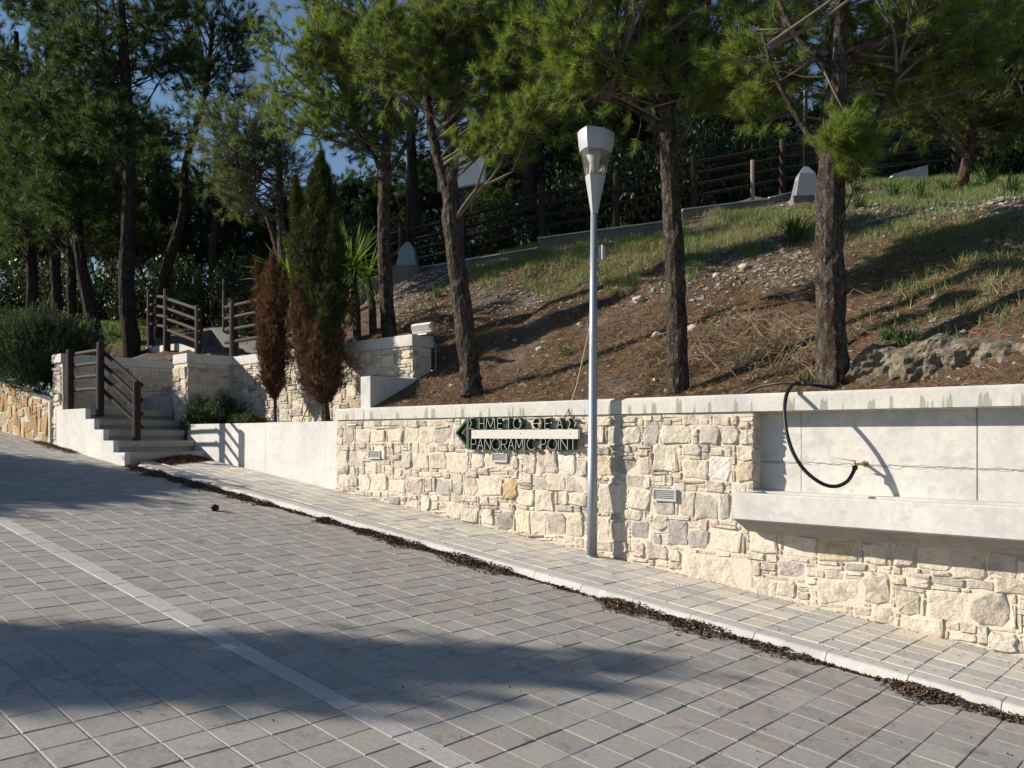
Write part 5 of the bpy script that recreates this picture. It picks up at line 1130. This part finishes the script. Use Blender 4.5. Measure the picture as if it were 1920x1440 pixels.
# ---- rosemary bushes
def rosemary(label, c_, rx, rz, n, base=(.07, .10, .05), droop=None):
    t_ = thing('rosemary_bush', tuple(c_), label, 'shrub'); c = np.array(c_)
    v = unit(rng.normal(size=(n, 3))); v[:, 2] = np.abs(v[:, 2]) * 1.1 if droop is None else v[:, 2]; lob = 1 + .25 * np.sin(v[:, 0] * 7) * np.cos(v[:, 1] * 6)
    tip = c + v * np.array([rx, rx, rz]) * (rng.uniform(.55, 1, n) * lob)[:, None]; dr = unit(v * .7 + np.array([0, 0, .9]) + rng.normal(size=(n, 3)) * .25)
    C = np.concatenate([tip - dr * s_ for s_ in (0, .03, .06, .09, .13)]); Dd = np.tile(dr, (5, 1))
    V, Fc, T = spray(C, Dd, .042, .009, 7, 20, 65, np.tile(np.array(base) * rng.uniform(.6, 1.35, n)[:, None], (5, 1)), .25, .015); put('foliage', np_mesh('foliage', V, Fc, M['leaf'], T, origin=WLOC[t_]), t_)
    mb = MB()
    for k in range(40):
        q = tip[k]; mb.tube([c_, Vector(c_).lerp(Vector(q), .5) - UP * .03, Vector(q)], [.012, .008, .003], 4)
    mb.build('stem', M['twig'], t_); return t_
rosemary('small rosemary bush in the planter beside the stone pier', Vector((onY(405, 790, 7.35).x, 7.35, .15)), .62, .52, 1500)
rosemary('low rosemary at the foot of the small dead cypress', Vector((onY(465, 790, 7.45).x, 7.45, .12)), .38, .26, 500)
rosemary('big dark rosemary bush hanging over the ochre wall', D(75, 655, 16.2), 1.15, .85, 5600, (.055, .085, .042), 1)
rosemary('dark bush at the left edge behind the ochre wall', D(-20, 640, 17.5), 1.0, .8, 3500, (.05, .08, .035), 1)

# ------------------------------------------------------------ ground cover on the hill
def proj_px(P):
    P = np.asarray(P); d = P @ np.array(FWD); return 960 + F_PX * (P @ np.array(RGT)) / d, HOR - F_PX * P[:, 2] / d, d
def lumps(x, y): return np.array([lump(a, b) for a, b in zip(x, y)])
def scatter(n, x0, x1, y0, y1, wfun):
    x = rng.uniform(x0, x1, n); y = rng.uniform(y0, y1, n); z = terr0(x, y); P = np.stack([x, y, z], 1); px, py, d = proj_px(P)
    keep = rng.uniform(0, 1, n) < wfun(px, py, d, x, y)
    keep &= ~((x < -9.05) & (y < 8.3)) & ~((x < -14.6) & (y < 10.3) & (x > -19.3) & (y > 8.1)); P = P[keep]; P[:, 2] += lumps(P[:, 0], P[:, 1]); return P
def ell(px, py, cx, cy, rx, ry, s=3.0): return 1 / (1 + np.exp(s * (((px - cx) / rx) ** 2 + ((py - cy) / ry) ** 2 - 1)))
def patch(x, y, s, o): return 0.5 + 0.5 * np.sin(x * s + o) * np.sin(y * s * 1.3 + o * 2) + 0.3 * np.sin(x * s * 2.7 + y * s * 1.9)
def w_grass(px, py, d, x, y):
    line = np.interp(px, [880, 1010, 1240, 1450, 1540], [500, 470, 425, 395, 400]); low = np.interp(px, [880, 1000, 1250, 1400, 1540], [520, 560, 540, 470, 440])
    g = ((py > line - 6) & (py < low + 20 * np.sin(px * .05)) & (px > 880) & (px < 1550)) * .95
    g = np.maximum(g, ell(px, py, 1760, 350, 220, 34) * .9); g = np.maximum(g, ell(px, py, 1720, 440, 260, 50) * .55); g = np.maximum(g, ell(px, py, 1850, 540, 160, 70) * .5); g = np.maximum(g, ell(px, py, 1680, 615, 120, 20) * .3)
    g = np.maximum(g, ell(px, py, 215, 610, 90, 35) * .9); g = np.maximum(g, ell(px, py, 700, 560, 60, 40) * .05); g = np.maximum(g, ell(px, py, 440, 540, 60, 25) * .6)
    return g * np.clip(patch(x, y, 2.1, 1.0) + .35, .15, 1)
P = scatter(480000, -32, 2, 6, 24, w_grass)
dd = np.stack([rng.normal(size=len(P)) * .25, rng.normal(size=len(P)) * .25, np.ones(len(P))], 1)
px_, py_, _d = proj_px(P); dry = np.clip(patch(P[:, 0], P[:, 1], 1.3, .4), 0, 1)[:, None] * .6
dry = np.where(px_[:, None] > 1560, dry * .5, dry); tc_ = np.array((.13, .185, .06)) * (1 - dry) + np.array((.27, .25, .13)) * dry
tc_[px_ < 500] = np.array((.16, .24, .05))
V, Fc, T = spray(P, dd, .13, .009, 2, 5, 40, tc_, .35); gr = put('grass', np_mesh('grass', V, Fc, M['leaf'], T)); tag(gr, 'green and dry grass growing on the upper slope', 'grass', None, 'stuff')
# pine needle litter
P = scatter(150000, -12, 3, 7.03, 13, lambda px, py, d, x, y: (px > 640) * (px < 1960) * np.clip(1.4 - (y - 7) * .16, .1, 1) * np.clip(patch(x, y, 1.7, 2.0) + .4, .25, 1))
n = len(P); a = rng.uniform(0, 6.28, n); sl_ = np.array([0, .5, 0]); dd = np.stack([np.cos(a), np.sin(a), np.sin(a) * .5 + rng.uniform(-.05, .5, n)], 1)
V, Fc, T = spray(P + [0, 0, .008], dd, .13, .006, 1, 0, 12, (.215, .138, .083), .55); nl = put('needle_litter', np_mesh('needle_litter', V, Fc, M['dry'], T)); tag(nl, 'reddish brown pine needle litter on the slope', 'needle litter', None, 'stuff')
# rubble
def pebbles(P, s0, s1, col_, flat=.55):
    n = len(P); base = np.array([(1, 0, 0), (0, 1, 0), (-1, 0, 0), (0, -1, 0), (0, 0, 1), (0, 0, -1)], float); Fb = np.array([(0, 1, 4), (1, 2, 4), (2, 3, 4), (3, 0, 4), (1, 0, 5), (2, 1, 5), (3, 2, 5), (0, 3, 5)])
    s = rng.uniform(s0, s1, (n, 1, 1)) * rng.uniform(.5, 1.2, (n, 1, 3)) * np.array([1, 1, flat]); a = rng.uniform(0, 6.28, n); ca, sa = np.cos(a), np.sin(a)
    V = base[None] * s * rng.uniform(.7, 1.3, (n, 6, 1)); V[:, 4, :2] += rng.uniform(-.4, .4, (n, 2)) * s[:, 0, :2]; x = V[..., 0] * ca[:, None] - V[..., 1] * sa[:, None]; y = V[..., 0] * sa[:, None] + V[..., 1] * ca[:, None]
    V = np.stack([x, y, V[..., 2] + y * .3], -1) + P[:, None]; Fc = (Fb[None] + np.arange(n)[:, None, None] * 6).reshape(-1, 3)
    T = np.asarray(col_) * rng.uniform(.55, 1.25, (n, 1)); return V.reshape(-1, 3), Fc, np.repeat(T, 6, 0)
def w_rub(px, py, d, x, y):
    g = ell(px, py, 1420, 500, 150, 34) * 1.0; g = np.maximum(g, ell(px, py, 1250, 545, 120, 26) * .6); g = np.maximum(g, ell(px, py, 1840, 395, 130, 20) * 1.0); g = np.maximum(g, ell(px, py, 1620, 410, 80, 16) * .5)
    g = np.maximum(g, ell(px, py, 900, 560, 190, 40) * .55); g = np.maximum(g, ell(px, py, 800, 520, 110, 80) * .8); g = np.maximum(g, ell(px, py, 1030, 430, 150, 20, 2) * .4); g = np.maximum(g, ell(px, py, 960, 700, 120, 26) * .12)
    return np.maximum(g, .06 * (px > 640))
P = scatter(75000, -16, 2, 7.1, 18, w_rub)
V, Fc, T = pebbles(P, .014, .058, (.30, .285, .26)); rb = put('rubble', np_mesh('rubble', V, Fc, M['rubble'], T)); tag(rb, 'loose grey limestone chips on the slope', 'rubble', None, 'stuff')
RL = ['pale flat stone on the slope left of the straight pine, nearest the grass', 'pale stone left of the straight pine, halfway down the slope', 'pale stone above the sign letters on the brown slope', 'largest pale stone just right of the straight pine', 'small pale stone on the slope right of the upper wall end', 'small pale stone right of the forked pine trunk', 'small pale stone just left of the lamp pole', 'larger pale stone in the rubble left of the thick trunk', 'pale stone at the left end of the rubble patch', 'pale stone at the foot of the forked pine', 'small pale stone high on the slope between forked pine and lamp pole', 'pale stone in the shaded rubble by the left solar lamp']
for k, (px, py, s) in enumerate([(1197, 566, .085), (1232, 632, .07), (1012, 658, .06), (1300, 620, .08), (838, 600, .05), (965, 640, .04), (1088, 610, .05), (1395, 505, .08), (1345, 520, .07), (905, 735, .06), (1005, 585, .05), (770, 520, .09)]):
    d = 8.0                                       # march the ray down to the soil
    while d < 22:
        p = D(px, py, d)
        if p.y > 7.1 and p.z < ter(p.x, p.y): break
        d += .04
    o = put('rock', rock_mesh('rock', 0, 0, 0, s, s, s * .7, k + 20, M['rubble'], (.48, .45, .40), 2, .3), None, (p.x, p.y, p.z + s * .3)); tag(o, RL[k], 'rock', 'pale stones scattered on the slope')
def hit(px, py, d0=7.0):
    d = d0
    while d < 30:
        p = D(px, py, d)
        if p.y > 7.05 and p.z < ter(p.x, p.y): return p
        d += .05
    return D(px, py, 16)
# asphodel clumps
def clump(label, px, py, n, L_, group='asphodel clumps on the grassy ridge'):
    p = hit(px, py); t_ = thing('asphodel', tuple(p), label, 'plant', group); dd = np.stack([rng.normal(size=n) * .5, rng.normal(size=n) * .5, np.ones(n)], 1); dd = unit(dd); out = []
    V = []; Fc = []; T = []
    for i in range(n):
        d_ = Vector(dd[i]); o_ = Vector((random.uniform(-.07, .07), random.uniform(-.07, .07), 0)); l = L_ * random.uniform(.6, 1.1); s_ = d_.cross(UP).normalized() * .009; h_ = Vector((d_.x, d_.y, 0)); b = len(V)
        m1 = o_ + d_ * l * .55; e = o_ + d_ * l * .85 + h_ * l * .4 - UP * l * .05 * random.random(); V += [o_ - s_, o_ + s_, m1 - s_, m1 + s_, e]; Fc += [(b, b + 1, b + 3), (b, b + 3, b + 2), (b + 2, b + 3, b + 4)]
        c_ = np.array((.075, .13, .05)) * random.uniform(.7, 1.4); T += [tuple(c_)] * 5
    put('leaves', np_mesh('leaves', [tuple(v) for v in V], np.array(Fc), M['leaf'], np.array(T)), t_)
for lab, px, py, n, L_ in (('largest asphodel clump, left of the thick near trunk', 1490, 455, 110, .55), ('asphodel clump just right of the thick near trunk', 1608, 392, 60, .42), ('asphodel clump below the pale path edge', 1676, 372, 70, .45), ('dark asphodel clump second right of the thick trunk', 1722, 372, 60, .42),
                           ('asphodel clump right of the leaning ridge pine', 1850, 345, 110, .6), ('asphodel clump at the right end of the ridge', 1895, 365, 60, .45), ('asphodel clump left of the leaning ridge pine', 1772, 362, 50, .4), ('small green asphodel below the solar lamp left of the forked pine', 820, 560, 26, .35),
                           ('small green clump on the brown slope under the fence', 1062, 668, 22, .22), ('small green clump right of the hose above the rock ledge', 1670, 640, 50, .2), ('green tuft at the coping under the hose connector', 1512, 722, 20, .22), ('green tuft hanging on the rock ledge', 1700, 650, 60, .22)):
    clump(lab, px, py, n, L_)
# dry tangled stems
mb = MB()
for k in range(420):
    px, py = random.gauss(1410, 105), random.gauss(660, 38)
    if py > 718 or py < 560: continue
    p = hit(px, py); a = random.uniform(0, 6.28); l = random.uniform(.15, .45); h_ = Vector((math.cos(a), math.sin(a) * .6, 0)) * l; mb.cur = (.30 * random.uniform(.6, 1.3),) * 1 + (.22, .14)
    mb.tube([p, p + h_ * .35 + UP * l * random.uniform(.25, .7), p + h_ * .8 + UP * l * random.uniform(.2, .7), p + h_ * 1.3 + UP * random.uniform(0, .1)], [.004, .0035, .003, .002], 3, cap=False)
tag(mb.build('dry_stems', M['dry'], tint=True), 'tangle of dry pale stems above the coping left of the thick trunk', 'dry stems', None, 'stuff')
for k in range(3): pass

# ------------------------------------------------------------ leaf litter along the kerb
def litter(P, s, colr=(.115, .078, .052)):
    n = len(P); a = unit(rng.normal(size=(n, 3)) * np.array([1, 1, .45])); b = unit(np.cross(a, rng.normal(size=(n, 3)) * .35 + np.array([0, 0, 1]))); c_ = np.cross(a, b); l = s * rng.uniform(.5, 1.4, (n, 1)); w_ = l * rng.uniform(.2, .5, (n, 1))
    V = np.stack([P - a * l, P + b * w_, P + a * l, P - b * w_, P + c_ * w_ * .8], 1).reshape(-1, 3); q = np.arange(n)[:, None] * 5; Fc = np.concatenate([q + [0, 1, 4], q + [1, 2, 4], q + [2, 3, 4], q + [3, 0, 4]])
    T = np.asarray(colr) * rng.uniform(.35, 2.1, (n, 1)) * np.array([1, 1, 1]); T[:, 0] *= rng.uniform(.9, 1.15, n); return V, Fc, np.repeat(T, 5, 0)
LD = [(245, .9, .10), (300, 1, .15), (400, 1, .14), (470, .8, .11), (540, .45, .06), (585, .2, .03), (600, 1, .10), (625, .7, .08), (650, .9, .09), (720, 1, .11), (800, .9, .10), (870, 1, .15), (930, .9, .12), (955, .35, .05), (1040, .25, .04), (1110, .3, .04), (1130, 1, .10), (1200, 1, .15), (1300, 1, .16), (1345, .9, .12), (1365, .3, .05), (1430, .8, .09), (1500, .6, .07), (1560, .2, .03), (1640, .4, .04), (1670, .9, .09), (1740, 1, .12), (1810, .7, .08), (1920, .5, .05), (2000, .5, .06)]
kx = [gnd(a, 860 + (a - 245) * .2925 + 14, -.07).x for a, _, _ in LD]
xs_r = rng.uniform(kx[0], 1.5, 30000); dn = np.interp(xs_r, kx, [q[1] for q in LD]); wd = np.interp(xs_r, kx, [q[2] for q in LD]) * (1 + .5 * np.sin(xs_r * 7) * np.sin(xs_r * 2.3))
kp = rng.uniform(0, 1, len(xs_r)) < dn * (.7 + .3 * np.sin(xs_r * 11)); xs_r, wd = xs_r[kp], np.maximum(wd[kp], .02)
off_ = np.abs(rng.normal(size=len(xs_r))) * wd * .62; ky = np.array([kerb_y(v) for v in xs_r]); yy = ky - off_ + .004; hh = np.maximum(0, 1 - off_ / wd) * wd * .38 * rng.uniform(0, 1, len(xs_r))
P = np.stack([xs_r, yy, SH + SA * xs_r + SB * yy - .07 + .006 + hh], 1); V1 = litter(P, .019)
# heap at the foot of the stairs
n = 3600; u = rng.uniform(-1, 1, n); v = rng.normal(size=n) * .35; hx_ = -12.62 - .32 * (6.1 - 5.35) + .0; yy = 6.25 + u * .50; xx = -12.80 - .32 * (yy - 5.35) + np.abs(v) * .42 * (1 - .4 * u) + .03
hh = np.maximum(0, 1 - (u) ** 2) * np.exp(-np.abs(v) * 2) * .09 * rng.uniform(0, 1, n); P = np.stack([xx, yy, SH + SA * xx + SB * yy + .006 + hh], 1); V2 = litter(P, .026, (.105, .06, .04))
# sweepings below the white side wall
n = 900; xx = rng.uniform(-16.4, -14.6, n); yy = 5.22 - np.abs(rng.normal(size=n)) * .10; P = np.stack([xx, yy, SH + SA * xx + SB * yy - .06 + rng.uniform(0, .03, n)], 1); V3 = litter(P, .02, (.14, .09, .05))
# stray bits all over the road and pavement
n = 1700; xx = rng.uniform(-14, 1, n); yy = 6.7 - np.abs(rng.normal(size=n)) * 2.0; kp = yy > .2; xx, yy = xx[kp], yy[kp]; ky = np.array([kerb_y(q) for q in xx]); zz_ = SH + SA * xx + SB * yy - np.where(yy < ky, .07, 0) + .005; P = np.stack([xx, yy, zz_], 1); V4 = litter(P, .009, (.07, .05, .035))
n = 500; xx = rng.uniform(-9.4, 1, n); yy = YW - .03 - np.abs(rng.normal(size=n)) * .02; P = np.stack([xx, yy, SH + SA * xx + SB * yy + .006], 1); V5 = litter(P, .010, (.10, .07, .05))
V, Fc, T = merge([V1, V2, V3, V4, V5]); ll = put('leaf_litter', np_mesh('leaf_litter', V, Fc, M['litter'], T)); tag(ll, 'dry brown leaf litter gathered along the kerb and the lowest step', 'leaf litter', None, 'stuff')
pc = thing('pine_cone', tuple(gnd(403, 958, -.07) + UP * .03), 'small dark pine cone lying on the road pavers', 'pine cone'); p = gnd(403, 958, -.07) + UP * .035
mb = MB(); mb.tube([p - RGT * .045, p - RGT * .02, p + RGT * .01, p + RGT * .04], [.012, .034, .038, .01], 9, wob=.25); mb.build('body', M['bark_dark'], pc)
mb = MB()
for k in range(26):
    a = random.uniform(0, 6.28); t_ = random.uniform(-.03, .03); n_ = FWD * math.cos(a) + UP * math.sin(a); c_ = p + RGT * t_ + n_ * .034; mb.obox(c_, n_ * .010, RGT * .004 + n_ * .002, n_.cross(RGT) * .009)
mb.build('scales', M['bark'], pc)

# ------------------------------------------------------------ trees off the frame at the left whose shade lies on the road
def back(gx_, gy_, h): # point at height h above the road whose shadow falls on (gx, gy)
    L_ = h / math.tan(SUN_EL); return Vector((gx_ - SUN_H.x * L_, gy_ - SUN_H.y * L_, road_z(gx_, gy_) + h))
V, Fc, T = shrub_mesh('big', 15000, 0.07, (.045, .07, .025), 21, .3); bigm = np_mesh('foliage', V, Fc, M['leaf'], T)
for gx_, gy_, h, sx_, sz_, lab in ((-12.2, 3.5, 2.6, 2.3, 1.9, 'round leafy tree outside the left edge shading the far road'), (-11.6, 2.2, 4.2, 2.4, 1.9, 'tall leafy tree outside the left edge of the view')):
    p = back(gx_, gy_, h); t_ = thing('leafy_tree', (p.x, p.y, road_z(p.x, p.y)), lab, 'tree'); o = put('crown', bigm, t_, p - UP * sz_ * .35); o.scale = (sx_, sx_, sz_); mb = MB(); mb.tube([(p.x, p.y, road_z(p.x, p.y) - .2), (p.x, p.y, p.z)], [.16, .09], 8); mb.build('trunk', M['bark_dark'], t_)
bp_ = [back(-5.35, 1.0, 5.2), back(-4.75, 1.75, 5.2), back(-4.2, 2.45, 5.2), back(-3.75, 3.2, 5.2), back(-3.0, 4.2, 5.2)]
tb = back(-9.8, -1.9, 4.6)
pine('low spreading pine outside the left edge casting the long shade on the near road', None, [([Vector((tb.x, tb.y, road_z(tb.x, tb.y) - .1)), Vector((tb.x, tb.y, tb.z - 1.5)), Vector((tb.x + .2, tb.y + .3, tb.z)), bp_[0], bp_[1], bp_[2], bp_[3]], [.14, .12, .09, .05, .04, .03, .02])],
     [(bp_[0], .42, .5, .07, 20), (bp_[1], .40, .45, .07, 18), (bp_[2], .40, .45, .07, 16), (bp_[3], .36, .5, .05, 12), (bp_[4], .22, .55, .02, 6), (tb, .6, .6, .2, 12)], 12, (.13, .009), 4, (.08, .12, .03), 'bark', 14, dead=0)
